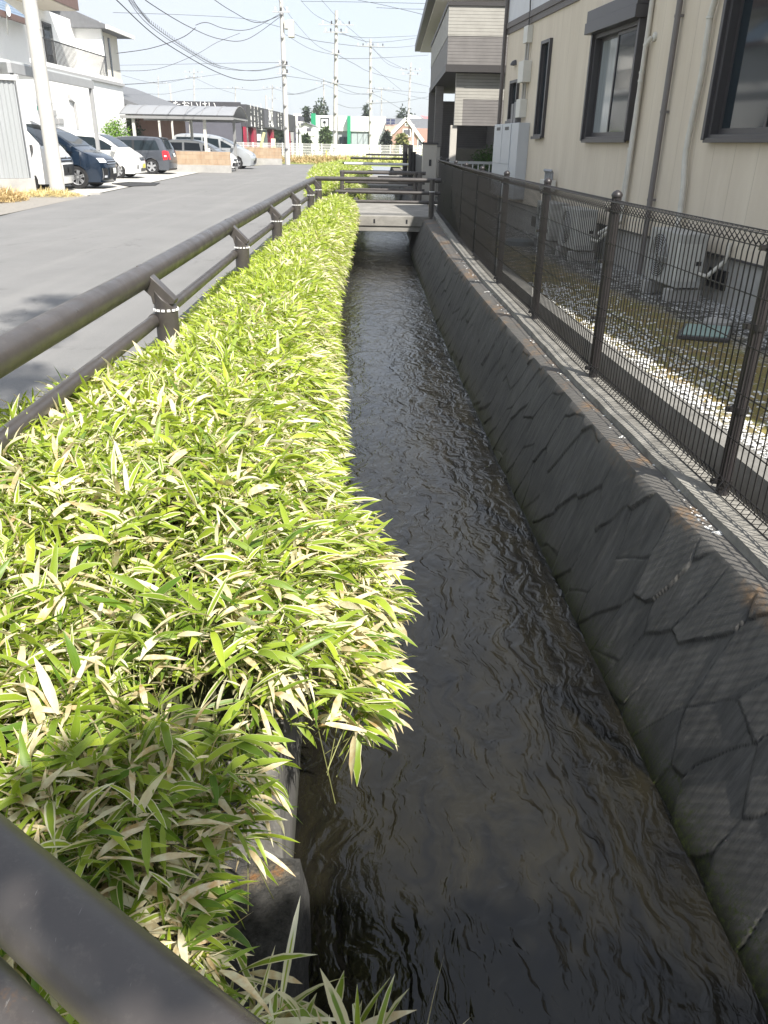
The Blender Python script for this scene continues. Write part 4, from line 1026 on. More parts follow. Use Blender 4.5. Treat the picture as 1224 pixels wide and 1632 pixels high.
# --- high roof style white van (one box)
V = dict(L=4.7, W=1.69, H=1.97, belt=1.12, tumble=.13, clear=.22, wr=.33, wheels=[1.15, 3.72], seams=[1.35, 2.75, 3.95],
    top=[(0, .22), (0, .9), (.03, 1.3), (.08, 1.75), (.22, 1.95), (.9, 1.97), (2.6, 1.97), (3.4, 1.94), (3.68, 1.86), (4.10, 1.42), (4.42, 1.12), (4.62, .98), (4.70, .75), (4.70, .45), (4.62, .22)],
    side_windows=[[(.25, 1.17), (1.30, 1.17), (1.30, 1.72), (.30, 1.72)], [(1.42, 1.17), (2.65, 1.17), (2.65, 1.72), (1.42, 1.72)], [(2.85, 1.15), (3.98, 1.15), (3.62, 1.68), (2.85, 1.72)]],
    windshield=(3.70, 4.35), handles=[(2.85, .98), (2.45, .98)], mirror=(4.0, 1.16), mirror_mat=M_black_plastic,
    patches=[('grille', 1, -.60, .60, .80, .93, M_black_plastic), ('grille_bar', 1, -.58, .58, .855, .875, M_chrome, dict(off=.024)), ('lower_grille', 1, -.58, .58, .44, .74, M_black_plastic), ('headlight', 2, .62, .97, .76, .95, M_headlight), ('emblem', 1, -.06, .06, .90, .98, M_chrome, dict(off=.03)),
             ('licence_plate', 1, -.2, .2, .50, .66, M_plate_k, dict(off=.03)), ('fog_lamp', 2, .68, .86, .36, .44, M_black_plastic)], spokes=5)
P_white = paint('car_white', (.78, .78, .77)); P_pearl = paint('car_pearl', (.74, .74, .72)); P_silver = paint('car_silver', (.46, .48, .50), .4)
P_navy = paint('car_dark_navy', (.006, .018, .040), .3, .2); P_gun = paint('car_gunmetal', (.085, .095, .115), .45, .3)
def put(fn, front_x, y0, W_, L_): return (front_x - L_ * SCL, y0 + W_ * SCL / 2, 0)
car('parked_van', 'white one-box van nosing out behind the concrete pole, next to the corrugated fence', V, P_white, (-9.95 - 4.7 * SCL, 25.52 + .85 * SCL, 0), 0)
# --- tall dark minivan
V = dict(L=4.70, W=1.72, H=1.82, belt=1.06, tumble=.16, clear=.20, wr=.335, wheels=[.95, 3.80], seams=[2.05, 3.0, 3.98],
    top=[(0, .25), (-.02, .8), (.05, 1.2), (.22, 1.70), (.45, 1.80), (1.6, 1.83), (2.7, 1.80), (3.05, 1.70), (3.95, 1.12), (4.25, 1.04), (4.55, .92), (4.68, .76), (4.70, .4), (4.60, .20)],
    side_windows=[[(.35, 1.12), (1.85, 1.10), (1.85, 1.62), (.48, 1.62)], [(1.95, 1.10), (2.85, 1.09), (2.80, 1.60), (1.95, 1.62)], [(2.93, 1.09), (3.72, 1.09), (3.05, 1.55), (2.90, 1.58)]],
    windshield=(3.10, 3.93), handles=[(2.15, .95), (2.8, .95)], handle_mat=M_chrome, mirror=(3.70, 1.14), twin=True, spokes=6, rim=M_silver_rim,
    patches=[('grille', 1, -.55, .55, .70, .84, M_black_plastic), ('grille_bar', 1, -.6, .6, .80, .82, M_chrome, dict(off=.022)), ('grille_bar', 1, -.6, .6, .73, .75, M_chrome, dict(off=.022)), ('headlight', 2, .58, .99, .76, .89, M_headlight, dict(slant=.05)),
             ('lower_grille', 1, -.5, .5, .30, .62, M_black_plastic), ('fog_surround', 2, .66, .93, .30, .60, M_black_plastic), ('fog_lamp', 2, .72, .88, .33, .39, M_headlight, dict(off=.02)), ('fog_trim', 2, .93, .96, .28, .62, M_chrome, dict(off=.016)), ('licence_plate', 1, -.2, .2, .44, .60, M_plate_w, dict(off=.03))])
car('parked_minivan', 'dark navy minivan with twin-spoke alloy wheels beside the white van', V, P_navy, (-9.3 - 4.7 * SCL, 27.75 + .86 * SCL, 0), 0)
# --- small white minivan
V = dict(L=4.25, W=1.69, H=1.74, belt=1.02, tumble=.20, clear=.18, wr=.30, wheels=[.75, 3.40], seams=[1.9, 2.8, 3.55],
    top=[(0, .25), (-.02, .85), (.1, 1.25), (.35, 1.66), (.8, 1.73), (2.0, 1.74), (2.6, 1.66), (3.0, 1.48), (3.62, 1.08), (3.95, .95), (4.18, .78), (4.25, .5), (4.18, .2)],
    side_windows=[[(.4, 1.06), (1.8, 1.05), (1.8, 1.55), (.55, 1.55)], [(1.9, 1.05), (2.72, 1.04), (2.60, 1.50), (1.9, 1.55)], [(2.8, 1.04), (3.50, 1.05), (2.95, 1.36), (2.72, 1.45)]],
    windshield=(2.75, 3.55), handles=[(2.0, .90), (2.9, .90)], mirror=(3.35, 1.06), spokes=7,
    patches=[('grille', 1, -.38, .38, .66, .78, M_black_plastic), ('grille_bar', 1, -.38, .38, .71, .73, M_chrome, dict(off=.022)), ('headlight', 2, .55, .98, .70, .86, M_headlight, dict(slant=.06)), ('lower_grille', 1, -.45, .45, .26, .38, M_black_plastic), ('fog_lamp', 2, .70, .86, .36, .50, M_chrome), ('licence_plate', 1, -.22, .22, .38, .54, M_plate_y, dict(off=.03))])
car('parked_minivan', 'white rounded minivan with a yellow number plate, third from the left', V, P_pearl, (-10.62 - 4.25 * SCL, 35.9 + .85 * SCL, 0), 0)
# --- gunmetal wagon, rear towards the road
V = dict(L=4.55, W=1.70, H=1.59, belt=.96, tumble=.26, clear=.18, wr=.32, wheels=[.88, 3.60], seams=[1.72, 2.72, 3.60],
    top=[(.02, .25), (-.02, .50), (.02, .82), (.12, 1.05), (.34, 1.45), (.42, 1.54), (1.0, 1.58), (2.0, 1.59), (2.7, 1.52), (3.4, 1.12), (3.6, 1.02), (4.2, .88), (4.50, .70), (4.55, .45), (4.48, .2)],
    side_windows=[[(.42, 1.02), (1.10, 1.00), (1.60, .99), (1.60, 1.44), (.62, 1.44)], [(1.70, .99), (2.62, .98), (2.58, 1.43), (1.70, 1.45)], [(2.74, .98), (3.35, .99), (2.80, 1.32), (2.70, 1.38)]],
    side_black=[[(1.60, .99), (1.70, .99), (1.70, 1.44), (1.60, 1.44)]],
    windshield=(2.75, 3.38), handles=[(1.95, .86), (2.9, .86)], mirror=(3.15, 1.0), spokes=5,
    side_patches=[('tail_light', [(.04, .62), (.26, .60), (.30, .96), (.24, 1.0), (.08, 1.0), (.02, .82)], M_taillight), ('tail_light_lens', [(.08, .74), (.20, .735), (.20, .80), (.08, .81)], M_headlight)],
    patches=[('headlight', 2, .58, .98, .66, .80, M_headlight), ('grille', 1, -.4, .4, .6, .72, M_black_plastic), ('rear_window', 1, -.80, .80, 1.06, 1.44, M_glass, dict(front=False)), ('tail_light', 2, .78, .985, .62, .98, M_taillight, dict(front=False, off=.014)),
             ('licence_plate', 1, -.22, .22, .74, .88, M_plate_w, dict(front=False, off=.03)), ('bumper_line', 1, -.9, .9, .50, .515, M_black_plastic, dict(front=False, off=.016)), ('rear_spoiler', 1, -.75, .75, 1.50, 1.555, P_gun, dict(front=False, off=.07))])
car('parked_wagon', 'dark grey station wagon showing its red tail light, parked tail to the road', V, P_gun, (-10.6, 41.15 + .85 * SCL, 0), math.pi)
# --- white hatchback behind the low wall
V = dict(L=4.2, W=1.69, H=1.50, belt=.94, tumble=.26, clear=.17, wr=.31, wheels=[.75, 3.35], seams=[1.6, 2.55, 3.35],
    top=[(.02, .25), (0, .7), (.08, 1.0), (.5, 1.42), (1.1, 1.49), (1.9, 1.50), (2.5, 1.42), (3.3, 1.0), (3.5, .96), (3.9, .84), (4.15, .66), (4.2, .4), (4.12, .18)],
    side_windows=[[(.45, 1.0), (1.55, .98), (1.55, 1.37), (.75, 1.37)], [(1.66, .98), (2.5, .97), (2.42, 1.34), (1.66, 1.38)], [(2.6, .97), (3.1, .97), (2.62, 1.26)]],
    windshield=(2.6, 3.25), handles=[(1.85, .86), (2.75, .86)], mirror=(2.95, 1.0), spokes=5,
    patches=[('grille', 1, -.7, .7, .50, .60, M_black_plastic), ('headlight', 2, .5, .98, .62, .76, M_headlight, dict(slant=.06)), ('lower_grille', 1, -.55, .55, .24, .42, M_black_plastic), ('fog_surround', 2, .6, .92, .26, .42, M_black_plastic), ('licence_plate', 1, -.2, .2, .42, .55, M_plate_w, dict(off=.03))])
car('parked_hatchback', 'white hatchback under the arched carport, behind the low tan block wall', V, P_white, (-8.45 - 4.2 * SCL, 46.3 + .85 * SCL, 0), 0)
# --- silver large minivan
V = dict(L=4.80, W=1.82, H=1.82, belt=1.08, tumble=.20, clear=.18, wr=.34, wheels=[.95, 3.85], seams=[2.0, 3.0, 3.95],
    top=[(0, .25), (-.02, .85), (.1, 1.25), (.3, 1.70), (.6, 1.80), (1.8, 1.82), (2.6, 1.74), (3.2, 1.50), (3.95, 1.13), (4.3, 1.02), (4.65, .84), (4.80, .66), (4.80, .4), (4.72, .2)],
    side_windows=[[(.35, 1.14), (1.9, 1.12), (1.9, 1.64), (.48, 1.64)], [(1.98, 1.12), (2.9, 1.10), (2.85, 1.54), (1.98, 1.63)], [(3.0, 1.10), (3.75, 1.10), (3.10, 1.42), (2.98, 1.46)]],
    windshield=(2.85, 3.92), handles=[(2.15, .98), (3.1, .98)], mirror=(3.65, 1.14), spokes=5,
    patches=[('grille', 1, -.45, .45, .70, .82, M_chrome), ('headlight', 2, .55, .98, .74, .90, M_headlight, dict(slant=.06)), ('lower_grille', 1, -.6, .6, .28, .46, M_black_plastic), ('licence_plate', 1, -.2, .2, .46, .60, M_plate_k, dict(off=.03))])
car('parked_minivan', 'silver minivan nosing out to the right of the arched carport, the last parked car', V, P_silver, (-8.2 - 4.8 * SCL, 51.2 + .91 * SCL, 0), 0)
print('cars done')

# ================================================================== LEFT SIDE STRUCTURES
# big concrete pole
def pole(name, label, base, top, r0, r1, group=None, bands=(), arms=()):
    e = thing(name, label, 'utility pole', base, group)
    m = MB(); m.tube([Vector(base).lerp(Vector(top), k / 10) for k in range(11)], r0, 18, r2=r1); p = m.link('shaft', M_pole, e, smooth=40)
    return e
b0 = AZ(93, 309, 0); b0.y = 24.9; b0.x = AY(93, 309, 24.9).x
tp_ = AY(43, -40, 25.0)
e = pole('utility_pole', 'thick pale concrete utility pole in front of the white van on the left', (b0.x, 24.9, -.1), (tp_.x, 24.9, 11), .215, .15)
for k in range(7):
    z = 2.4 + k * .9; m = MB(); c = Vector((b0.x, 24.9, z)).lerp(Vector((tp_.x, 24.9, z)), z / 11)
    m.tube([c + Vector((.18 * (-1) ** k, -.05, 0)), c + Vector((.26 * (-1) ** k, -.06, 0))], .012, 6); m.link('step_bolt', M_chrome, e)
# corrugated fence
e = thing('corrugated_fence', 'tall grey corrugated steel fence at the left edge of the photo', 'fence', (-11, 25, 0))
C0 = AY(57, 303, 25.15); C0.z = 0; Df = (Vector((-12.35, 23.75, 0)) - C0).normalized(); Nf = Vector((Df.y, -Df.x, 0))
if Nf.y > 0: Nf = -Nf
m = MB(); n = 110; Ln = 7.0; rows = []
for i in range(n * 2):
    s_ = .12 + i * Ln / (2 * n); o_ = .02 if (i // 2) % 2 else 0.0
    p = C0 + Df * s_ + Nf * o_; rows.append([(p.x, p.y, .42), (p.x, p.y, 2.95)])
m.grid(np.array(rows)); m.link('sheet', mat('corrugated_steel', (.40, .42, .43), .45, .1, 2, metal=.3, stretch=(6, 6, .3)), e)
m = MB(); m.obox(C0 + Nf * -.06 + Vector((0, 0, -.2)), Df * Ln, Nf * .16, (0, 0, .61)); m.link('base_wall', M_conc_light, e, bevel=.01)
m = MB(); m.obox(C0 + Nf * -.05 + Vector((0, 0, 2.95)), Df * Ln, Nf * .14, (0, 0, .14)); m.link('cap_rail', mat('fence_cap', (.52, .53, .54), .4), e, bevel=.01)
m = MB(); m.obox(C0 + Nf * -.05 + Vector((0, 0, -.1)), Df * .09, Nf * .14, (0, 0, 3.2)); m.link('end_post', MC['fence_cap'], e, bevel=.008)
# two-post carport frame over the vans
e = thing('carport_frame', 'slim grey steel carport frame over the white van and the navy minivan', 'carport', (-10.75, 25.3, 0))
M_cf = mat('carport_steel', (.36, .365, .37), .45, .1, 3)
for y, x in ((25.38, -10.80), (32.2, -10.95)):
    m = MB(); m.box(x - .06, x + .06, y - .06, y + .06, 0, 3.15); m.link('post', M_cf, e, bevel=.006)
m = MB(); m.obox((-10.86, 25.2, 3.15), (-.15, 7.2, 0), (.12, 0, 0), (0, 0, .26)); m.link('beam', M_cf, e, bevel=.006)
m = MB(); m.obox((-15.1, 25.3, 3.42), (-.15, 7.1, 0), (4.3, 0, -.0), (0, 0, .05)); m.link('roof_sheet', mat('carport_sheet', (.58, .60, .60), .35, .1, 2), e)
# ---- white house 1
XF = -15.2
def AXp(px, py): return AX(px, py, XF)
e = thing('white_house', 'white two-storey house with a brown fascia and balcony railing behind the vans', 'house', (-16, 38, 0))
M_wh = mat('white_stucco', (.86, .86, .84), .8, .05, 1.2, .15, 50); M_fas = mat('brown_fascia', (.16, .10, .085), .6, .15, 3); M_gtr = mat('grey_edge', (.38, .38, .38), .6)
yb1 = 50.0; zb = AXp(190, 133).z; zb0 = zb
m = MB(); m.box(-23, XF, 30.0, yb1, 0, zb - .14); m.link('lower_wall', M_wh, e)
m = MB(); m.box(-23, XF + .12, 30.0, yb1 + .1, zb - .139, zb + .02); m.link('balcony_slab', M_gtr, e, bevel=.01)
m = MB(); m.box(-23, XF + .02, 30.0, yb1, zb + .021, zb + .20); m.link('balcony_upstand', M_wh, e)
zr = AXp(175, 112).z
y0r, y1r = AXp(72, 100).y, AXp(172, 112).y
m = MB()
m.box(XF - .06, XF - .01, y0r, y1r, zb + 1.10, zb + 1.15)
rr = m.link('railing_top', M_black_metal, e)
m = MB()
for y in np.arange(y0r, y1r, .16): m.box(XF - .045, XF - .02, y, y + .025, zb + .2, zb + 1.10)
m.link('railing_bars', M_black_metal, e)
Xu = XF - 1.5
yc_ = AX(122, 80, Xu).y
zt = AX(122, 60, Xu + 1.2).z
m = MB(); m.box(-23, Xu, 30, yc_ + .2, zb + .2, zb + 2.75); m.box(Xu, XF - .1, yc_, yc_ + .2, zb + .2, zb + 2.72); m.link('upper_wall', M_wh, e)
zf1 = AXp(124, 50).z; zf0 = zf1 - .58
m = MB(); m.box(-23.2, XF + .15, 34.0, AXp(126, 55).y, zb + 2.72, zb + 3.42); m.link('fascia_roof', M_fas, e, bevel=.01)
m = MB(); m.box(-23, XF + .10, 34.1, AXp(125, 55).y - .1, zb + 2.68, zb + 2.719); m.link('soffit', mat('soffit_cream', (.55, .50, .42), .8), e)
m = MB(); wy = AX(80, 90, Xu).y; m.box(Xu + .005, Xu + .05, wy - .5, wy + .6, zb + .3, zb + 2.2); wf = m.link('window', M_frame, e); m = MB(); m.box(Xu + .051, Xu + .056, wy - .42, wy + .52, zb + .38, zb + 2.12); m.link('pane', M_glass, wf)
# third tier
m = MB(); m.box(-23, -16.9, 30, AX(84, 20, -16.9).y, zb + 3.42, zb + 6.2); m.link('top_wall', M_wh, e)
m = MB(); m.box(-23, -16.1, 30, AX(107, 8, -16.1).y, zb + 5.3, zb + 5.55); m.link('top_eave', M_fas, e)
y = AX(72, 20, -16.9).y; m = MB(); m.box(-16.895, -16.84, y - .45, y + .55, zb + 3.6, zb + 5.2); wf = m.link('window', M_fas, e); m = MB(); m.box(-16.839, -16.834, y - .33, y + .43, zb + 3.7, zb + 5.1); m.link('pane', mat('pale_pane', (.35, .40, .46), .2), wf)
# right wing with slim windows and slate roof
yA, yB = yc_ + .21, AX(190, 95, XF - .4).y
m = MB(); m.box(-22, XF - .4, yA, yB, zb + .02, zb + 2.55); m.link('wing_wall', mat('cream_stucco', (.66, .63, .56), .8, .1, 2), e)
for px in (169, 178):
    q = AX(px, 110, XF - .4); m = MB(); m.box(XF - .395, XF - .37, q.y - .13, q.y + .13, zb + .35, zb + 2.2); m.link('slim_window', M_glass, e)
M_slate = mat('grey_slate_roof', (.15, .155, .165), .6, .2, 4)
m = MB(); m.prism([(-14.9, yA - .6, zb + 2.55), (-19, yA - .6, zb + 4.1), (-22.5, yA - .6, zb + 2.6), (-22.5, yA - .6, zb + 2.4), (-14.9, yA - .6, zb + 2.4)], (0, yB - yA + 1.4, 0)); m.link('wing_roof', M_slate, e)
m = MB(); m.box(-14.92, -14.80, yA - .6, yB + .8, zb + 2.38, zb + 2.55); m.link('wing_gutter', M_wh, e)
# wall details: green sign, downpipes, louvres
def wallpipe(pts, r, mt, nm='downpipe'):
    m = MB(); m.tube([AXp(*p) + Vector((.06, 0, 0)) for p in pts], r, 8); return m.link(nm, mt, e, smooth=40)
wallpipe([(108, 151), (109, 158), (113, 161), (116, 163), (123, 205)], .055, M_gtr)
m = MB(); a, b = AXp(47, 168), AXp(61, 176); m.box(XF + .02, XF + .06, a.y, b.y, b.z, a.z); gs = m.link('sign_board', M_green_sign, e)
m = MB(); m.box(XF + .061, XF + .066, AXp(54.5, 170).y, AXp(56, 170).y, AXp(55, 174).z, AXp(55, 169.5).z); m.link('sign_mark', M_black_plastic, gs)
for px, py in ((84, 180), (87, 193), (96, 193)):
    a = AXp(px, py); m = MB(); m.box(XF + .01, XF + .06, a.y - .3, a.y + .3, a.z - .12, a.z + .12); m.link('vent_grille', M_gtr, e, bevel=.01)
# left slate blue roof wing nearer the camera
e = thing('blue_roof_house', 'house corner with a blue slate roof and satellite dish at the upper left', 'house', (-17, 31, 0))
Xr = -13.9
ya, yb = 25.5, AX(58, 34, Xr).y
q = AX(38, 30, Xr); ze = q.z
m = MB(); m.box(-22, Xr - .5, 28.3, yb, 0, ze); m.link('wall', M_wh, e)
t = NT('blue_slate_roof', .5); P = t.pos(); s = t.sep(P)
row = t.rng(t.math('PINGPONG', s[2], .075), 0, .02); c = t.mix(t.rng(t.noise(t.map(P, (1, 1, 6)), 7, 3, .8), .35, .65), (.05, .085, .15), (.22, .30, .40)); M_blue = t.out(t.mix(row, (.35, .42, .5), c), t.bump(row, .8, .02))
m = MB(); m.prism([(Xr - .05, 25.6, ze), (-17.5, 25.6, ze + 2.4), (-21, 25.6, ze), ], (0, yb - 25.6, 0)); m.link('roof', M_blue, e)
m = MB(); m.box(Xr - .1, Xr + .08, 25.6, yb, ze - .16, ze + .02); m.link('gutter', M_fas, e)
m = MB(); cdish = AX(10, 16, Xr + .1); m.lathe(cdish, [(0, .0), (.12, .02), (.2, .06)], 18, 'x'); ds = m.link('satellite_dish', M_white_paint, e, smooth=40)
m = MB(); m.tube([cdish, cdish + Vector((-.1, 0, -.75))], .02, 8); m.link('mast', M_chrome, ds)
# ---- brown house with low roof
e = thing('brown_house', 'low brown house with a grey roof and dark porch beside the white house', 'house', (-16, 55, 0))
m = MB(); m.box(-24, -15.6, 50.6, 66, 0, 3.3); m.link('wall', mat('brown_wall', (.12, .06, .045), .8, .2, 3), e)
m = MB(); a = AX(143, 190, -15.55); b = AX(162, 190, -15.55); m.box(-15.59, -15.54, a.y, b.y, 0, 2.7); m.link('porch_opening', M_black_plastic, e)
m = MB(); m.prism([(-14.4, 50.3, 3.3), (-19.5, 50.3, 5.0), (-25, 50.3, 3.3)], (0, 17, 0)); m.link('roof', M_slate, e)
m = MB(); m.box(-14.5, -14.36, 50.3, 67.3, 3.12, 3.3); m.link('gutter', M_trim, e)
m = MB(); m.obox((-15.55, 50.9, 3.1), (2.0, 0, -.45), (0, 8, 0), (0, 0, .05)); m.link('lean_to_roof', mat('corrugated_lean_to', (.30, .30, .30), .5, .1, 3), e)
for y in (51.0, 54, 58.8): m = MB(); m.box(-13.65, -13.55, y, y + .12, 0, 2.63); m.link('porch_post', M_off, e)
# ---- shrubs
def shrub(name, label, cat, c, rx, rz, n, col1, col2, leaf=.09, seed=2, trunk=True, group=None):
    r = np.random.default_rng(seed)
    k = max(9, int(14)); cl = r.normal(0, .42, (k, 3)); cl[:, 2] = np.abs(cl[:, 2]) * 1.0
    pick = r.integers(0, k, n); p = cl[pick] + r.normal(0, .26, (n, 3)); l = np.linalg.norm(p, axis=1); p = p / np.maximum(1, l / r.uniform(.85, 1.12, n))[:, None]
    base = np.stack([c[0] + p[:, 0] * rx, c[1] + p[:, 1] * rx, c[2] + rz * .2 + (p[:, 2] + .2) * rz * .8], 1)
    key = 'foliage_' + name + str(seed)
    t = NT(key, .5); at = t.N('Attribute', _attribute_name='leaf'); s = t.sep(at.outputs['Color'])
    cc = t.mix(s[2], col1, col2); t.out(cc); tr = t.N('BsdfTranslucent'); t.L(cc, tr.inputs[0]); ms = t.N('MixShader'); ms.inputs[0].default_value = .25; t.L(t.p.outputs[0], ms.inputs[1]); t.L(tr.outputs[0], ms.inputs[2]); t.L(ms.outputs[0], t.n.nodes['Material Output'].inputs[0])
    e = thing(name, label, cat, c, group)
    ob = leaves('foliage', base, r.uniform(0, 6.28, n), r.normal(.1, .6, n), leaf * r.uniform(.6, 1.4, n), leaf * r.uniform(.35, .6, n), np.zeros(n), np.zeros(n), np.clip(.5 + .5 * r.normal(0, .5, n), 0, 1), r.uniform(0, 1, n), t.m, segs=3)
    ob.parent = e; ob.matrix_parent_inverse = Matrix.Translation(-Vector(c))
    if trunk:
        m = MB(); base_ = Vector(c)
        m.tube([base_, base_ + Vector((.02, 0, rz * .6))], .05 * rz, 8, r2=.03 * rz)
        for a in range(5): m.tube([base_ + Vector((0, 0, rz * .3)), base_ + Vector((rx * .5 * math.cos(a * 1.3), rx * .5 * math.sin(a * 1.3), rz * .8))], .025 * rz, 6, r2=.008)
        m.link('trunk', mat('bark', (.10, .075, .055), .9, .3, 10), e, smooth=40)
    return e
g = AY(188, 215, 45.0); shrub('leafy_shrub', 'bright green rounded shrub behind the dark grey wagon', 'shrub', (g.x, 45.0, 0), 1.0, 2.05, 2600, (.06, .17, .01), (.26, .42, .05), .13, 2)
g = AY(214, 215, 47.5); shrub('dark_shrub', 'dark green shrub between the bright shrub and the arched carport', 'shrub', (g.x, 47.5, 0), .65, 2.3, 1600, (.015, .04, .02), (.06, .10, .05), .12, 4)
# olive shrub in the grey house carport
shrub('garden_shrub', 'round green shrub in front of the olive wall in the carport of the grey house', 'shrub', (3.15, 26.9, .55), .62, .85, 1500, (.02, .07, .008), (.07, .16, .02), .09, 5)
# ---- arched carport
e = thing('arched_carport', 'grey carport with a translucent arched roof over the white hatchback', 'carport', (-11, 45, 0))
x0c, x1c, y0c, y1c = -14.0, -8.15, 45.1, 49.4
zl = 2.66; M_poly = mat('polycarbonate_sheet', (.26, .27, .285), .45, .08, 2, spec=.3)
m = MB(); K = 14; G = np.zeros((2, K + 1, 3)); G2 = np.zeros((2, K + 1, 3))
def arch(k, dz=0): a = k / K; return y0c + (y1c - y0c) * a, zl + .68 * math.sin(math.pi * (.08 + .84 * a)) ** .9 - .15 + dz
for j, x in enumerate((x0c, x1c)):
    for k in range(K + 1): yv, zv = arch(k); G[j, k] = (x, yv, zv); G2[j, k] = (x, yv, zv - .03)
m.grid(G); m.grid(G2); m.link('roof_sheet', M_poly, e, smooth=40)
M_cs = mat('aluminium_grey', (.30, .30, .30), .4, metal=.3)
for i in range(8):
    x = x0c + (x1c - x0c) * i / 7; m = MB(); m.tube([(x, *arch(k, .01)) for k in range(K + 1)], .028 if i in (0, 7) else .018, 6); m.link('arch_rib', M_cs, e, smooth=40)
for yv in (y0c, y1c): m = MB(); m.box(x0c, x1c, yv - .04, yv + .04, zl - .16, zl - .03); m.link('eave_rail', M_cs, e)
m = MB(); m.box(x1c - .03, x1c + .03, y0c, y1c, zl - .12, zl - .04); m.link('end_tie', M_cs, e)
for (x, y) in ((-9.75, 45.5), (-8.7, 48.2), (-11.3, 49.2), (-13.4, 45.3)):
    m = MB(); m.box(x - .07, x + .07, y - .07, y + .07, 0, zl - .1); m.link('post', M_cs if x > -9 else M_off, e, bevel=.005)
# ---- low tan block wall
def blockwall(name, label, x0, x1, y, zb_, zt_, mt=None):
    e = thing(name, label, 'wall', ((x0 + x1) / 2, y, 0))
    t = NT('tan_block_' + name, .9); P = t.pos(); s = t.sep(P)
    br = t.N('TexBrick', Scale=1.0); br.inputs['Brick Width'].default_value = .42; br.inputs['Row Height'].default_value = .21; br.inputs['Mortar Size'].default_value = .008
    for q, cc in (('Color1', (.40, .28, .185)), ('Color2', (.33, .22, .14)), ('Mortar', (.25, .19, .13))): br.inputs[q].default_value = (*cc, 1)
    t.L(t.comb(s[0], s[2], 0), br.inputs['Vector'])
    M_ = t.out(t.mix(t.rng(t.noise(t.map(P, (1, 1, .3)), 5, 5), .35, .7, 0, .5), br.outputs[0], (.45, .40, .30)), t.bump(br.outputs['Fac'], .3, -.01))
    m = MB(); m.box(x0, x1, y, y + .15, zb_, zt_); m.link('blocks', M_, e, bevel=.006)
    m = MB(); m.box(x0 - .02, x1 + .02, y - .04, y + .22, -.05, zb_ - .002); m.link('plinth', M_conc_light, e, bevel=.01)
    return e
blockwall('block_wall', 'low tan block wall on a pale plinth in front of the white hatchback', -13.4, -8.35, 44.6, .36, 1.0)
blockwall('block_wall', 'weathered low tan block wall running to the utility pole beyond the silver minivan', -10.6, -7.95, 62.5, .42, 1.15)
# black ground mat
m = MB(); gA = AZ(182, 296, 0); m.prism([tuple(AZ(*q, .006)) for q in ((178, 293), (205, 290.5), (255, 292), (248, 296), (205, 297.5))], (0, 0, .02)); tag(m.link('rubber_mat', mat('black_mat', (.03, .03, .032), .8, .3, 8)), 'black rubber ramp mat lying on the lot before the white rounded minivan', 'mat')
# dry weeds
def tuft(label, cx_, cy_, sx, sy, h, n, c1, c2, seed, name='dry_grass', w=.012, cat='dry grass', zoff=0):
    r = np.random.default_rng(seed); x = cx_ + sx * (r.random(n) * 2 - 1); y = cy_ + sy * (r.random(n) * 2 - 1)
    k = np.clip(1 - ((x - cx_) / sx) ** 2 - ((y - cy_) / sy) ** 2, 0, 1) ** .5
    ok = k > .05; x, y, k = x[ok], y[ok], k[ok]; n = len(x)
    key = 'grass_blades_' + str(seed)
    t = NT(key, .6); at = t.N('Attribute', _attribute_name='leaf'); s = t.sep(at.outputs['Color']); cc = t.mix(s[2], c1, c2); t.out(cc)
    ob = leaves(name, np.stack([x, y, np.full(n, zoff) + k * h * .2], 1), r.uniform(0, 6.28, n), r.normal(.95, .35, n), h * k * r.uniform(.6, 1.2, n), np.full(n, w) * r.uniform(.6, 1.4, n), np.zeros(n), np.zeros(n), np.clip(r.normal(.5, .3, n), 0, 1), r.uniform(.2, 1.6, n), t.m, segs=3, fold=.1)
    return tag(ob, label, cat, kind='stuff')
q = AZ(15, 322, 0); tuft('thick orange-tan dry grass at the foot of the corrugated fence', -10.6, 21.6, 1.15, 1.5, .42, 7000, (.34, .23, .09), (.62, .48, .24), 41, w=.016)
tuft('thin straw-coloured weeds around the base of the thick concrete pole', b0.x + .1, 23.9, .95, .8, .24, 2200, (.42, .33, .12), (.70, .58, .30), 42, w=.014)
tag(MB().quad((-16, 10, .008), (-8.0, 10, .008), (-8.25, 18, .008), (-8.42, 20.5, .008), (-8.62, 24.1, .008), (-9.0, 24.6, .008), (-16, 24.6, .008)).link('gravel_verge', mat('verge_gravel', (.30, .28, .25), 1, .5, 30, .7, 60)), kind='structure')
tag(MB().obox((-11.6, 24.2, -.05), (3.0, .75, 0), (0, .14, 0), (0, 0, .12)).link('kerb_stone', M_conc_light, bevel=.01), 'short pale kerb strip at the foot of the corrugated fence post', 'kerb')
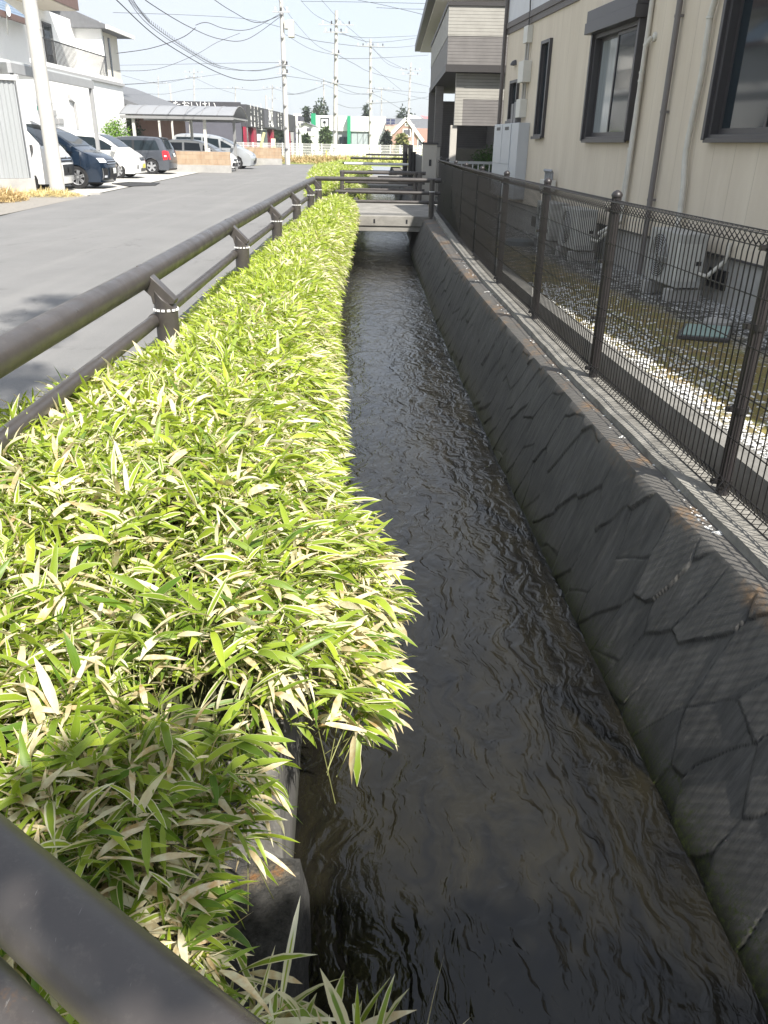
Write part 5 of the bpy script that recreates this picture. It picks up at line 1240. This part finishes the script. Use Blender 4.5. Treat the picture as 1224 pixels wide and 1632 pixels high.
# ================================================================== FAR BACKGROUND
# field of weeds
tuft('yellow-green and tan weeds on the open field beyond the road bend', -1.0, 78, 7.5, 13, .75, 9000, (.20, .24, .04), (.60, .58, .20), 51, 'field_grass', w=.06, cat='weeds')
tuft('brown and tan tall weeds around the middle of the far field', -6.0, 72, 4.5, 6, .75, 3200, (.24, .15, .06), (.50, .38, .18), 52, 'field_grass', w=.05, cat='weeds')
tuft('bright green low grass of the far field near the brick house', 3.2, 100, 7.5, 22, .5, 6000, (.18, .28, .04), (.42, .55, .12), 53, 'field_grass', w=.08, cat='grass')
tag(MB().quad((-9, 66, .02), (8, 60, .02), (14, 150, .02), (-16, 150, .02)).link('field', mat('green_field', (.26, .30, .08), 1, .4, .5, .5, 10)), kind='structure')
def text_mesh(body, size, mt, parent, M4, name='lettering', ext=.01, align='CENTER'):
    cu = bpy.data.curves.new(name, 'FONT'); cu.body = body; cu.size = size; cu.extrude = ext; cu.align_x = align; cu.align_y = 'CENTER'
    tmp = bpy.data.objects.new('tmp', cu); COL.objects.link(tmp); dg = bpy.context.evaluated_depsgraph_get()
    me = bpy.data.meshes.new_from_object(tmp.evaluated_get(dg)); bpy.data.objects.remove(tmp); bpy.data.curves.remove(cu)
    me.materials.clear(); me.materials.append(mt); me.transform(M4)
    ob = bpy.data.objects.new(name, me); COL.objects.link(ob); ob.parent = parent
    ob.matrix_parent_inverse = Matrix.Translation(-Vector(parent.location)) if parent.type == 'EMPTY' else Matrix()
    return ob
def face_mat(origin, right):   # text frame: x along right, y up
    r_ = Vector(right).normalized(); n_ = r_.cross(Vector((0, 0, 1)))
    return Matrix([[r_.x, 0, n_.x, origin[0]], [r_.y, 0, n_.y, origin[1]], [0, 1, 0, origin[2]], [0, 0, 0, 1]])
M_sign_w = mat('sign_white', (.85, .85, .85), .5); M_store = mat('store_dark', (.055, .055, .065), .7, .15, 2); M_storew = mat('store_grey', (.10, .10, .125), .7, .15, 2)
# dark store
e = thing('dark_store', 'dark grey shop building with white vertical lettering behind the arched carport', 'shop', (-20, 80, 0))
A = AY(383, 168, 80); B = AY(466, 181, 112); zt = A.z
m = MB(); m.prism([(-32, 80, 0), (A.x, 80, 0), (B.x, 112, 0), (-32, 112, 0)], (0, 0, zt - .05)); m.link('wall', M_storew, e)
m = MB(); m.box(-33, A.x + .05, 79.8, 80.0, 3.3, AY(383, 163, 80).z); sb = m.link('roof_sign_band', M_store, e)
dv = (Vector((B.x, 112, 0)) - Vector((A.x, 80, 0))); ln_ = dv.length; dv.normalize(); nv = Vector((dv.y, -dv.x, 0))
O = Vector((A.x, 80.0, 0)) + nv * .03
m = MB(); m.obox(O + Vector((0, 0, 2.75)), dv * ln_, nv * .5, (0, 0, zt - 2.75 + .1)); fb_ = m.link('frontage_sign', M_store, e)
m = MB(); m.obox(O + nv * .01 + dv * .5, dv * (ln_ - 1), nv * .12, (0, 0, 2.7)); m.link('glazed_front', M_glass, e)
text_mesh('Yuen', .9, M_sign_w, sb, face_mat((AY(222, 168, 79.75).x, 79.75, AY(222, 170, 79.75).z - .05), (1, 0, 0)))
text_mesh('いたおいはい', .8, M_sign_w, sb, face_mat((AY(303, 168, 79.75).x, 79.75, AY(303, 169, 79.75).z), (1, 0, 0)))
def ondv(px):   # distance along the frontage for a pixel column
    a_, b_ = 0.0, ln_
    for _ in range(40):
        mid = (a_ + b_) / 2; p = O + dv * mid + nv * .5; c = RM.T @ (np.array([p.x, p.y, 3.5]) - np.array([0, 0, CH])); x = CX + F * c[0] / -c[2]
        if x < px: a_ = mid
        else: b_ = mid
    return mid
for px, s_ in ((400, 'らーめん'), (405.5, 'うまい店'), (411, 'ぎょうざ'), (416.5, 'ちゃーはん'), (443.5, 'みそ味'), (448, 'とんこつ'), (452, 'しょうゆ')):
    p = O + dv * ondv(px) + nv * .52
    text_mesh('\n'.join(s_), .50, M_sign_w, fb_, face_mat((p.x, p.y, 3.72), dv))
a_, b_ = ondv(421.5), ondv(439.5)
m = MB(); m.obox(O + dv * a_ + nv * .51 + Vector((0, 0, 2.85)), dv * (b_ - a_), nv * .05, (0, 0, 1.65)); bd = m.link('framed_board', M_storew, e)
p = O + dv * (a_ + b_) * .5 + nv * .58; text_mesh('麺や', 1.3, M_sign_w, bd, face_mat((p.x, p.y, 4.0), dv)); text_mesh('らーめん', .75, M_sign_w, bd, face_mat((p.x, p.y, 3.2), dv))
M_red = mat('store_red_pillar', (.30, .02, .05), .5)
for px, w in ((386, .25), (407, .7), (436, .6), (463, .5)):
    p = O + dv * ondv(px); m = MB(); m.obox(p + nv * .14 - dv * w, dv * (2 * w), nv * .25, (0, 0, 2.74)); m.link('red_pillar', M_red, e)
# white vertical sign and small things at the field edge
def simple(name, label, cat, fn, mt, bevel=.005, group=None):
    m = MB(); fn(m); return tag(m.link(name, mt, bevel=bevel), label, cat, group)
p = AY(436, 240, 70); e = thing('boundary_marker', 'white and cream rectangular post at the field edge below the red pillar', 'post', (p.x, 70, 0))
m = MB(); m.box(p.x - .17, p.x + .17, 70, 70.2, 0, AY(436, 221, 70).z); m.link('post', mat('cream', (.72, .68, .50), .6), e, bevel=.01); m = MB(); m.box(p.x - .15, p.x + .15, 69.98, 70.0, AY(436, 233, 70).z, AY(436, 222, 70).z); m.link('white_plate', M_sign_w, e)
e = thing('yellow_banner', 'pale yellow slanting banner post by the field fence', 'banner', (-10, 71, 0))
m = MB(); a_, b_, c_ = AY(413, 243, 71), AY(417, 228, 71), AY(421, 211, 71); m.tube([(a_.x, 71, 0), b_, c_], .11, 8); m.link('pole', mat('pale_yellow', (.70, .66, .32), .6), e, smooth=40)
m = MB(); q = AY(413, 219, 71); m.box(q.x - .16, q.x + .16, 71, 71.05, q.z - .25, q.z + .25); m.link('notice', M_sign_w, e)
# white mesh field fence
e = thing('white_field_fence', 'long low white mesh fence between the field and the shop', 'fence', (-5, 76, 0))
t = NT('white_mesh_panel', .5); P = t.pos()
x0f, x1f = AY(372, 230, 76).x, AY(700, 240, 76).x
zt_ = 1.42
for i in range(22):
    x = x0f + (x1f - x0f) * i / 21; m = MB(); m.box(x - .04, x + .04, 76, 76.08, 0, zt_ + .05); m.link('post', M_white_paint, e)
    if i < 21:
        x2 = x0f + (x1f - x0f) * (i + 1) / 21; m = MB()
        for z in np.linspace(.35, zt_, 6): m.box(x + .04, x2 - .04, 76.02, 76.05, z - .014, z + .014)
        for k in range(9): xx = x + (x2 - x) * (k + .5) / 9; m.box(xx - .012, xx + .012, 76.03, 76.06, .35, zt_)
        m.link('mesh_panel', M_white_paint, e)
# white and green building
Yg = 132.
def gx(px): return AY(px, 215, Yg).x
def gz(py): return AY(550, py, Yg).z
e = thing('white_shop_building', 'white flat-roofed shop building with two green vertical bands across the field', 'shop', (gx(550), Yg, 0))
M_wb = mat('white_panel', (.80, .80, .80), .6, .05, 1); M_gb = mat('green_band', (.01, .28, .13), .5)
m = MB(); m.box(gx(503), gx(537), Yg, Yg + 14, gz(209), gz(184.5)); m.box(gx(538.5), gx(589), Yg + .2, Yg + 14, gz(209), gz(185)); m.link('upper_wall', M_wb, e)
m = MB(); m.box(gx(592), gx(614.5), Yg - .6, Yg + 12, 0, gz(185)); m.link('side_wing', M_wb, e)
m = MB(); m.box(gx(503), gx(592), Yg + .6, Yg + 13.5, 0, gz(208)); m.link('recessed_front', mat('shop_grey_front', (.45, .46, .47), .5, .2, 2), e)
m = MB(); m.box(gx(497.5), gx(504), Yg - 1.2, Yg + .5, 0, gz(182)); m.link('green_fin', M_gb, e); m = MB(); m.box(gx(554), gx(559), Yg - 1.0, Yg + .5, 0, gz(185)); m.link('green_fin', M_gb, e)
for (a, b) in ((537, 538.4), (589.2, 591.8)): m = MB(); m.box(gx(a), gx(b), Yg, Yg + .4, 0, gz(185)); m.link('dark_reveal', M_store, e)
m = MB(); m.box(gx(541), gx(553), Yg + .1, Yg + .59, 0, gz(218)); m.link('entrance', M_glass, e)
for (a, b) in ((506, 514), (524, 531), (560, 569), (570, 578), (579, 587)):
    m = MB(); m.box(gx(a), gx(b), Yg + .45, Yg + .59, .6, gz(211)); m.link('shop_window', mat('bright_window', (.38, .42, .44), .3), e)
a, b, c_, d_ = gx(511), gx(525), gz(204.5), gz(188)
m = MB(); w_ = .16
m.box(a, b, Yg - .06, Yg - .01, c_, c_ + w_); m.box(a, b, Yg - .06, Yg - .01, d_ - w_, d_); m.box(a, a + w_, Yg - .06, Yg - .01, c_ + w_, d_ - w_); m.box(b - w_, b, Yg - .06, Yg - .01, c_ + w_, d_ - w_); fr = m.link('square_logo_frame', M_store, e)
m = MB(); m.box(a + .3, b - .5, Yg - .05, Yg - .011, (c_ + d_) / 2 - .06, (c_ + d_) / 2 + .06); m.box((a + b) / 2 - .06, (a + b) / 2 + .06, Yg - .05, Yg - .012, c_ + .3, (c_ + d_) / 2 - .07); m.box(a + .45, a + .8, Yg - .05, Yg - .011, d_ - .75, d_ - .4); m.link('logo_mark', M_store, fr)
# low white walls in front
simple('white_low_wall', 'low white wall along the car park in front of the white and green shop', 'wall', lambda m: m.box(gx(505), gx(612), Yg - 6, Yg - 5.8, 0, 1.35), M_wb)
# small white gabled house and trees
e = thing('white_gabled_house', 'small white gabled house left of the white and green shop', 'house', (gx(485), 118, 0))
hx = lambda px: AY(px, 215, 118).x; hz = lambda py: AY(485, py, 118).z
m = MB(); m.prism([(hx(477), 118, 0), (hx(499), 118, 0), (hx(499), 118, hz(201)), (hx(488), 118, hz(196)), (hx(477), 118, hz(203))], (0, 9, 0)); m.link('wall', M_wb, e)
m = MB(); m.box(hx(489), hx(496), 117.95, 118, hz(209), hz(204)); m.link('window', M_storew, e)
m = MB(); m.prism([(hx(476.5), 117.7, hz(203)), (hx(488), 117.7, hz(195.6)), (hx(499.5), 117.7, hz(200.6)), (hx(488), 117.7, hz(194.8)), ], (0, 9.5, 0)); m.link('roof', M_slate, e)
e = thing('grey_shed', 'small grey flat-roofed annex beside the dark shop', 'building', (hx(466), 119, 0))
m = MB(); m.box(hx(461), hx(476), 119, 126, hz(240), hz(184)); m.link('wall', M_storew, e); m = MB(); m.box(hx(461), hx(475), 118.8, 118.98, hz(206), hz(200)); m.link('white_sign', M_sign_w, e)
def conifer(px, pyt, Y_, wpx, label, seed, c1=(.02, .04, .02), c2=(.07, .10, .05)):
    p = AY(px, 230, Y_); h = AY(px, pyt, Y_).z; return shrub('tree', label, 'tree', (p.x, Y_, 0), wpx * Y_ / 1246 / 2, h, 1500, c1, c2, .6, seed, group='trees beyond the field')
conifer(512, 170, 150, 26, 'tall dark tree rising behind the left green band of the white shop', 61)
conifer(489, 184, 152, 20, 'dark tree behind the small white gabled house', 62)
conifer(583, 178, 170, 12, 'small distant tree top above the white shop roof', 63)
conifer(519, 211, 118, 13, 'small young green tree in front of the white shop', 64, (.05, .09, .03), (.16, .22, .08))
conifer(488, 220, 112, 14, 'low rounded green tree before the white gabled house', 65, (.04, .07, .03), (.13, .18, .08))
conifer(645, 181, 190, 34, 'distant tree line tops behind the brick house', 66)
conifer(615, 218, 108, 9, 'sparse little dark tree between the white wing and the brick house', 67, (.02, .03, .02), (.06, .08, .05))
conifer(640, 222, 106, 14, 'yellow-green young tree against the brick house front', 68, (.12, .14, .04), (.3, .3, .1))
# brick house
Yb = 125.; bxx = lambda px: AY(px, 215, Yb).x; bz = lambda py: AY(655, py, Yb).z
e = thing('brick_house', 'pinkish brick house with a steep white-edged gable across the field', 'house', (bxx(650), Yb, 0))
M_brk = mat('pink_brick', (.42, .27, .23), .85, .2, 2); M_org = mat('orange_roof', (.48, .33, .25), .8, .25, 3)
m = MB(); m.prism([(bxx(619), Yb, 0), (bxx(673), Yb, 0), (bxx(673), Yb, bz(223)), (bxx(648), Yb, bz(190)), (bxx(619), Yb, bz(220))], (0, 9, 0)); m.link('wall', M_brk, e)
def bar(m, a, b, w, y0, y1):
    a, b = Vector(a), Vector(b); d = (b - a).normalized(); n_ = Vector((-d.z, 0, d.x)); m.obox(a - n_ * w, b - a, n_ * 2 * w, (0, y1 - y0, 0))
m = MB(); bar(m, (bxx(617), Yb - .3, bz(221)), (bxx(647), Yb - .3, bz(188.5)), .22, Yb - .3, Yb); m.link('barge_board', M_white_paint, e)
m = MB(); bar(m, (bxx(647.2), Yb - .3, bz(188.5)), (bxx(675), Yb - .3, bz(225)), .22, Yb - .3, Yb); m.link('barge_board', M_white_paint, e)
for (a, b, c_, d_) in ((643, 651, 214, 207), (651.5, 653.5, 217, 207), (640, 645, 236, 228), (648, 653, 235, 226), (667, 673, 234, 222), (646, 649, 200, 198)):
    m = MB(); m.box(bxx(a) - .12, bxx(b) + .12, Yb - .10, Yb - .02, bz(c_) - .12, bz(d_) + .12); w_ = m.link('window', M_white_paint, e); m = MB(); m.box(bxx(a), bxx(b), Yb - .13, Yb - .101, bz(c_), bz(d_)); m.link('pane', M_storew, w_)
m = MB(); m.box(bxx(613.5), bxx(626), Yb + 2, Yb + 8, 0, bz(214)); m.link('side_wall', M_wb, e)
m = MB(); m.prism([(bxx(613), Yb + 1, bz(214)), (bxx(640), Yb + 1, bz(214)), (bxx(640), Yb + 5, bz(199)), (bxx(613), Yb + 5, bz(199))], (0, .3, .1)); m.link('orange_roof', M_org, e)
m = MB(); m.prism([(bxx(613), Yb + 5.2, bz(199)), (bxx(690), Yb + 5.2, bz(204)), (bxx(690), Yb + 9, bz(187)), (bxx(614), Yb + 9, bz(187))], (0, .2, .1)); rf_ = m.link('rear_roof', M_slate, e)
for k, (a, b) in enumerate(((615, 621), (623, 629))):
    for (c_, d_) in ((193, 189), (197.5, 194)):
        m = MB(); m.box(bxx(a), bxx(b), Yb + 4.6, Yb + 4.7, bz(c_), bz(d_)); m.link('solar_panel', mat('solar_panel', (.05, .06, .12), .2), rf_)
m = MB(); m.prism([(bxx(660), Yb + 1, bz(204)), (bxx(700), Yb + 1, bz(204)), (bxx(700), Yb + 1, 0), (bxx(676), Yb + 1, 0), (bxx(676), Yb + 1, bz(224))], (0, 5, 0)); m.link('side_wing', mat('pink_brick_wing', (.40, .24, .20), .85), e)
e = thing('far_white_roof', 'pale sloping roof with a reddish patch far behind the brick house', 'building', (bxx(670), 160, 0))
q = [AY(650, 181, 160), AY(685, 192, 160), AY(690, 199, 160), AY(650, 199, 160)]; m = MB(); m.prism(q, (0, 8, 0)); m.link('roof', M_wb, e)
q = [AY(670, 184, 159.8), AY(690, 187, 159.8), AY(690, 192, 159.8), AY(676, 189, 159.8)]; m = MB(); m.prism(q, (0, .1, 0)); m.link('red_patch', mat('faded_red', (.60, .25, .28), .7), e)
# car park line and white things in front of the brick house
simple('white_railing', 'low white railing in front of the brick house', 'railing', lambda m: [m.box(AY(640, 240, 104).x, AY(676, 240, 104).x, 104, 104.1, z, z + .07) for z in (.5, .8, 1.1)] + [m.box(x - .04, x + .04, 104, 104.1, 0, 1.17) for x in np.linspace(AY(640, 240, 104).x, AY(676, 240, 104).x, 8)], M_white_paint)
simple('sign_post', 'tall white rectangular post in front of the brick house gable', 'post', lambda m: m.box(AY(656.5, 220, 108).x, AY(659.5, 220, 108).x, 108, 108.3, 0, AY(658, 198, 108).z), M_white_paint)
simple('guide_post', 'short yellow post standing in the field weeds', 'post', lambda m: m.box(AY(519.3, 240, 72).x, AY(520.7, 240, 72).x, 72, 72.1, 0, AY(520, 240, 72).z), mat('yellow_post', (.70, .60, .12), .5))
# distant hazy skyline of low buildings either side
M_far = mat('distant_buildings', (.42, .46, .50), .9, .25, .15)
r = np.random.default_rng(8)
for k in range(9):
    x = -150 + k * 14 + r.uniform(-3, 3); w = r.uniform(7, 12); h = r.uniform(3.5, 6.5)
    e = thing('distant_house', 'tiny pale house on the distant skyline behind the shops', 'house', (x, 260, 0), 'distant houses on the skyline')
    m = MB(); m.box(x, x + w, 260, 268, 0, h * .65); m.link('wall', M_far, e); m = MB(); m.prism([(x - .5, 259.5, h * .65), (x + w + .5, 259.5, h * .65), (x + w / 2, 259.5, h)], (0, 9, 0)); m.link('roof', M_slate, e)
# ---- utility poles
def tpole(name, label, px, pyb, pyt, Y_, r0, arms, group='utility poles standing beyond the road', boxes=(), lean=0):
    b = AY(px, pyb, Y_); top = AY(px + lean, pyt, Y_)
    e = thing(name, label, 'utility pole', (b.x, Y_, 0), group)
    P0, P1 = Vector((b.x, Y_, -.1)), Vector((top.x, Y_, top.z)); zt = top.z
    m = MB(); m.tube([P0.lerp(P1, k / 8) for k in range(9)], r0, 12, r2=r0 * .6); m.link('shaft', M_pole, e, smooth=40)
    for (py, half, ins) in arms:
        z = AY(px, py, Y_).z; c = P0.lerp(P1, z / zt); m = MB(); m.box(c.x - half, c.x + half, Y_ - .25, Y_ - .17, z - .04, z + .05); ar_ = m.link('crossarm', mat('galvanised', (.40, .41, .42), .5), e)
        for k in range(ins):
            x = c.x - half + (k + .5) * 2 * half / ins; m = MB(); m.lathe((x, Y_ - .21, z + .05), [(.03, 0), (.07, .05), (.04, .1), (.07, .16), (.03, .24), (0, .25)], 8); m.link('insulator', M_black_plastic if k % 2 else M_white_paint, ar_, smooth=40)
    for (py, dx, w, h, mt) in boxes:
        z = AY(px, py, Y_).z; c = P0.lerp(P1, z / zt); m = MB(); m.box(c.x + dx - w / 2, c.x + dx + w / 2, Y_ - .3, Y_ + .3, z - h / 2, z + h / 2); m.link('equipment_box', mt, e, bevel=.03)
    for k in range(int(zt / 1.4)):
        z = 1.2 + k * 1.4; c = P0.lerp(P1, z / zt); m = MB(); m.tube([c + Vector((0, -r0, -.05)), c + Vector((0, -r0, .05))], r0 * .6, 8); m.link('band', mat('pole_band', (.30, .30, .31), .6), e)
    return e
tpole('utility_pole', 'nearest roadside utility pole with a grey transformer box, by the tan wall', 458.5, 262, -60, 64, .20, [(20, .6, 3), (105, .5, 2), (118, .5, 2)], boxes=[(46, .62, .42, 1.05, MC['galvanised'] if 'galvanised' in MC else M_pole), (40, .32, .3, .5, M_pole)], lean=-13)
tpole('utility_pole', 'tall utility pole rising in front of the white and green shop', 533.5, 243, 17, 78, .22, [(40, 1.5, 4), (52, 1.1, 5), (86, .5, 2), (133, .4, 2)], lean=2.5)
tpole('utility_pole', 'third utility pole with a single crossarm, above the shop right end', 590.5, 241, 62, 104, .22, [(74, 1.7, 6), (148, .5, 2), (164, .5, 2)], lean=0)
tpole('utility_pole', 'leaning far utility pole in front of the brick house gable', 648, 242, 100, 140, .2, [(112, 1.8, 5), (119, 1.5, 4)], lean=7)
for (px, pyb, pyt, Y_, arms, lab) in ((516, 240, 125, 170, [(134, 1.8, 4)], 'small distant utility pole left of the tall pole at the shop'), (608, 240, 140, 190, [(142, 3.0, 6), (162, 1.5, 3)], 'distant utility pole between the shop and the brick house'),
        (434, 225, 135, 190, [(141, 2.2, 6), (158, 1.2, 2)], 'distant utility pole above the right end of the dark shop'), (375, 220, 138, 200, [(141, 2.2, 4)], 'distant utility pole above the carport arch end'),
        (309, 215, 110, 170, [(116, 2.0, 5), (124, 1.8, 5)], 'distant utility pole with crowded double crossarms over the carport'), (252, 215, 122, 200, [(133, 2.4, 5)], 'distant utility pole farthest to the left of the skyline')):
    tpole('utility_pole', lab, px, pyb, pyt, Y_, .17, arms)
for (px, pyt, Y_, lab) in ((427, 152, 150, 'plain grey slender mast over the dark shop'), (279, 134, 170, 'street lamp mast seen above the carport roof')):
    b = AY(px, 230, Y_); m = MB(); m.tube([(b.x, Y_, 0), (b.x, Y_, AY(px, pyt, Y_).z)], .14, 8); tag(m.link('lamp_mast', M_pole, smooth=40), lab, 'mast')
# gate-like white posts at the left of the shop
for (px, pyt, lab) in ((474, 184, 'thin white double lamp post left of the gabled house'), (479, 196, 'shorter white sign post left of the gabled house')):
    b = AY(px, 240, 84); m = MB(); m.box(b.x - .09, b.x + .09, 84, 84.15, 0, AY(px, pyt, 84).z); m.box(b.x - .3, b.x + .5, 84, 84.12, AY(px, pyt, 84).z - .02, AY(px, pyt, 84).z + .12); tag(m.link('lamp_post', M_white_paint), lab, 'post')
# parked far cars in the shop car park (tiny)
# ---- overhead cables
def cable(label, pts, r=.02, group='overhead cables crossing the sky', n=5, jit=0):
    P = [AY(*p) for p in pts]
    out = []
    for i in range(len(P) - 1):
        p0, p1, p2, p3 = P[max(i - 1, 0)], P[i], P[i + 1], P[min(i + 2, len(P) - 1)]
        for k in range(8):
            t_ = k / 8; out.append(.5 * ((2 * p1) + (p2 - p0) * t_ + (2 * p0 - 5 * p1 + 4 * p2 - p3) * t_ ** 2 + (3 * p1 - p0 - 3 * p2 + p3) * t_ ** 3))
    out.append(P[-1])
    m = MB(); m.tube(out, r, n); return tag(m.link('cable', M_wire, smooth=40), label, 'cable', group)
cable('thick black cable sweeping from the top left down to the roadside pole', [(170, -18, 30), (190, 4, 32), (260, 66, 38), (350, 117, 46), (400, 128, 52), (455, 121, 64)], .019)
cable('black cable sagging from the top centre left up to the roadside pole', [(215, -15, 34), (240, 6, 36), (300, 42, 44), (350, 62, 52), (395, 62, 58), (450, 24, 64)], .018)
cable('short looped cable from the left white house roof to the spacer knot', [(186, 85, 48), (240, 77, 48), (290, 60, 48), (312, 44, 48)], .018)
cable('cable rising from the spacer knot to the roadside pole', [(312, 40, 48), (330, 36, 50), (360, 46, 56), (400, 46, 60), (450, 20, 64)], .018)
cable('black cable from the top edge down to the roadside pole, uppermost on its left side', [(335, -5, 50), (370, 18, 56), (410, 36, 60), (452, 22, 64)], .02)
for k in range(2): cable(('upper', 'lower')[k] + ' grey twisted cable beside the thick black one', [(198 + 8 * k, -10, 33), (235 + 6 * k, 38, 37), (300, 83 - 4 * k, 42), (350, 108 - 3 * k, 48), (410, 112 + k, 56), (456, 102 + k, 64)], .012)
m_ = thing('spiral_hanger', 'spiral cable hanger winding round the grey twisted cable', 'cable', (0, 0, 0)); pts = []
base = [AY(*p) for p in [(200, -8, 33), (238, 34, 37), (300, 79, 42), (352, 108, 48)]]
for k in range(420):
    u = k / 140; i = min(2, int(u)); q = base[i].lerp(base[i + 1], u - i); a = k * .95; pts.append(q + Vector((0, math.cos(a), math.sin(a))) * .085)
MB().tube(pts, .006, 3, cap=False).link('spiral', M_wire, m_)
cable('thin cable from the white house across to the hanger over the shop', [(186, 113, 50), (250, 110, 52), (310, 88, 54), (345, 68, 56), (382, 53, 58)], .012)
cable('thin low cable from the white house eave toward the carport poles', [(190, 135, 52), (250, 131, 70), (308, 124, 110), (352, 118, 130)], .02)
sk = [((455, 102, 64), (500, 122, 70), (534, 134, 78)), ((455, 121, 64), (490, 126, 70), (534, 133, 78)), ((534, 133, 78), (590, 141, 100), (640, 145, 125), (680, 148, 140)), ((534, 134, 78), (565, 148, 90), (591, 151, 104)),
      ((470, 55, 64), (510, 66, 74), (590, 75, 100), (640, 75, 115), (682, 70, 130)), ((430, -20, 60), (470, 35, 68), (505, 72, 74), (536, 86, 78)), ((536, 86, 78), (565, 102, 90), (600, 118, 110), (684, 138, 140)), ((455, 55, 64), (495, 78, 70), (536, 88, 78)),
      ((470, -12, 66), (500, 22, 72), (535, 40, 78)), ((500, -15, 70), (535, 25, 78), (565, 52, 90), (590, 73, 104)), ((591, 75, 104), (615, 95, 120), (645, 110, 138)), ((594, 76, 104), (620, 103, 120), (650, 111, 140)),
      ((591, 105, 104), (620, 128, 120), (640, 144, 140)), ((591, 148, 104), (615, 160, 115), (650, 180, 135)), ((540, 93, 78), (590, 93, 100), (682, 88, 140)), ((455, 100, 64), (400, 100, 80), (300, 102, 100), (190, 104, 110)),
      ((540, 54, 78), (580, 60, 95), (620, 59, 115), (685, 56, 140)), ((540, 51, 78), (590, 67, 100), (640, 64, 120), (690, 56, 140)), ((195, 146, 150), (260, 150, 160), (308, 142, 170), (378, 141, 200)), ((310, 124, 170), (345, 140, 185), (376, 150, 200)),
      ((433, 140, 190), (475, 150, 180), (516, 136, 170)), ((376, 141, 200), (405, 144, 195), (434, 141, 190)), ((458, 150, 64), (480, 148, 100), (516, 137, 170)), ((516, 134, 170), (560, 150, 180), (607, 145, 190)), ((195, 120, 140), (255, 133, 160), (309, 122, 170)),
      ((536, 165, 80), (560, 172, 95), (591, 170, 104)), ((610, 143, 190), (640, 150, 190), (690, 160, 200)), ((591, 165, 104), (640, 162, 120), (683, 154, 130)), ((570, 0, 60), (620, 10, 58), (690, 27, 52)), ((180, 20, 60), (300, 24, 66), (390, 30, 66), (450, 44, 64)), ((480, 2, 60), (560, 3, 60), (700, 6, 60)), ((600, 12, 60), (640, 14, 60), (690, 15, 58))]
for i, k in enumerate(sk): 
    rr = .006 + .00009 * max(p[2] for p in k)
    cable('thin overhead cable among the utility poles', list(k), rr, 'thin cables strung between the poles', 4)
print('far done')

SHADE = [(-1.30, 1.05, .2, 3.3, .42, 1000), (-1.05, .80, .2, 3.4, .36, 800), (-.50, 1.20, .2, 3.6, .24, 420), (-.90, .62, .5, 3.5, .25, 380), (-.10, .85, 0, 3.6, .3, 500), (.0, 1.35, -.85, 3.4, .45, 1200), (.5, 1.35, -.85, 3.5, .45, 1200), (.95, 1.2, -.85, 3.5, .42, 1000), (.2, .15, .5, 3.6, .28, 380),
 ]
SHADE2 = [(-3.3, 8.1, 0, 10.2, .38, 260), (-3.15, 7.3, 0, 10., .42, 420), (-3.0, 6.4, 0, 9.8, .34, 260), (-2.6, 5.2, 0, 9.6, .42, 420), (-2.5, 4.3, 0, 9.2, .5, 520), (-3.0, 2.5, 0, 9, .8, 900), (-3.8, 3.5, 0, 9.5, .8, 900)]
# ---- unseen tree added to shade the near bamboo, the rail and the water
e = thing('added_shade_tree', 'unseen leafy tree added behind the near bridge to shade bamboo and water', 'tree', (3.0, -2.6, -.2))
m = MB(); m.tube([(3.0, -2.6, -.3), (2.9, -2.55, 1.2), (2.6, -2.4, 2.4), (2.0, -2.2, 3.4),], .13, 10, r2=.07)
for a_, b_ in (((2.6, -2.4, 2.4), (1.2, -1.8, 3.3)), ((2.0, -2.2, 3.4), (.3, -1.9, 3.9)), ((2.0, -2.2, 3.4), (1.6, -3.0, 4.6))): m.tube([a_, b_], .045, 8, r2=.02)
m.link('trunk', mat('bark', (.10, .075, .055), .9, .3, 10), e, smooth=40)
def shade_crown(e, spec, seed):
    r = np.random.default_rng(seed); B = []
    for (a_, b_, z_, h_, rd, n) in spec:
        c = Vector((a_, b_, z_)) + SUN * ((h_ - z_) / SUN.z); p = r.normal(0, .5, (n, 3)); p = p / np.maximum(1, np.linalg.norm(p, axis=1))[:, None]; B.append(np.array(c) + p * rd * np.array([1, 1, .6]))
    B = np.concatenate(B); n = len(B)
    ob = leaves('crown', B, r.uniform(0, 6.28, n), r.normal(0, .4, n), r.uniform(.07, .13, n), r.uniform(.035, .06, n), np.zeros(n), np.zeros(n), np.clip(r.normal(.5, .2, n), 0, 1), r.uniform(0, .6, n), mat('tree_leaf', (.06, .11, .03), .6), segs=3)
    ob.parent = e; ob.matrix_parent_inverse = Matrix.Translation(-Vector(e.location))
shade_crown(e, SHADE, 91)
e = thing('added_road_shade_tree', 'tall slender unseen tree added behind the camera to shade a patch of asphalt', 'tree', (-5.2, -4.5, -.1))  # added out of view, its high crown shaped to throw shade on the road
m = MB(); m.tube([(-5.2, -4.5, -.2), (-4.9, -4.2, 3), (-4.0, -3.4, 6), (-2.0, -2.4, 8.6), (-.2, -1.4, 9.8)], .16, 10, r2=.04)
m.tube([(-4.0, -3.4, 6), (-1.4, -2.6, 8.8), (.4, -2.6, 9.2)], .06, 8, r2=.02); m.link('trunk', MC['bark'], e, smooth=40)
shade_crown(e, SHADE2, 92)

# ---- air
m = MB(); m.box(-420, 420, -30, 420, -2.1, 40)
t = bpy.data.materials.new('haze'); t.use_nodes = True; n = t.node_tree; n.nodes.clear(); oo = n.nodes.new('ShaderNodeOutputMaterial'); pv = n.nodes.new('ShaderNodeVolumePrincipled')
pv.inputs['Color'].default_value = (.92, .95, 1, 1); pv.inputs['Density'].default_value = .0006; pv.inputs['Anisotropy'].default_value = .2; n.links.new(pv.outputs[0], oo.inputs['Volume'])
tag(m.link('haze', t), kind='stuff')
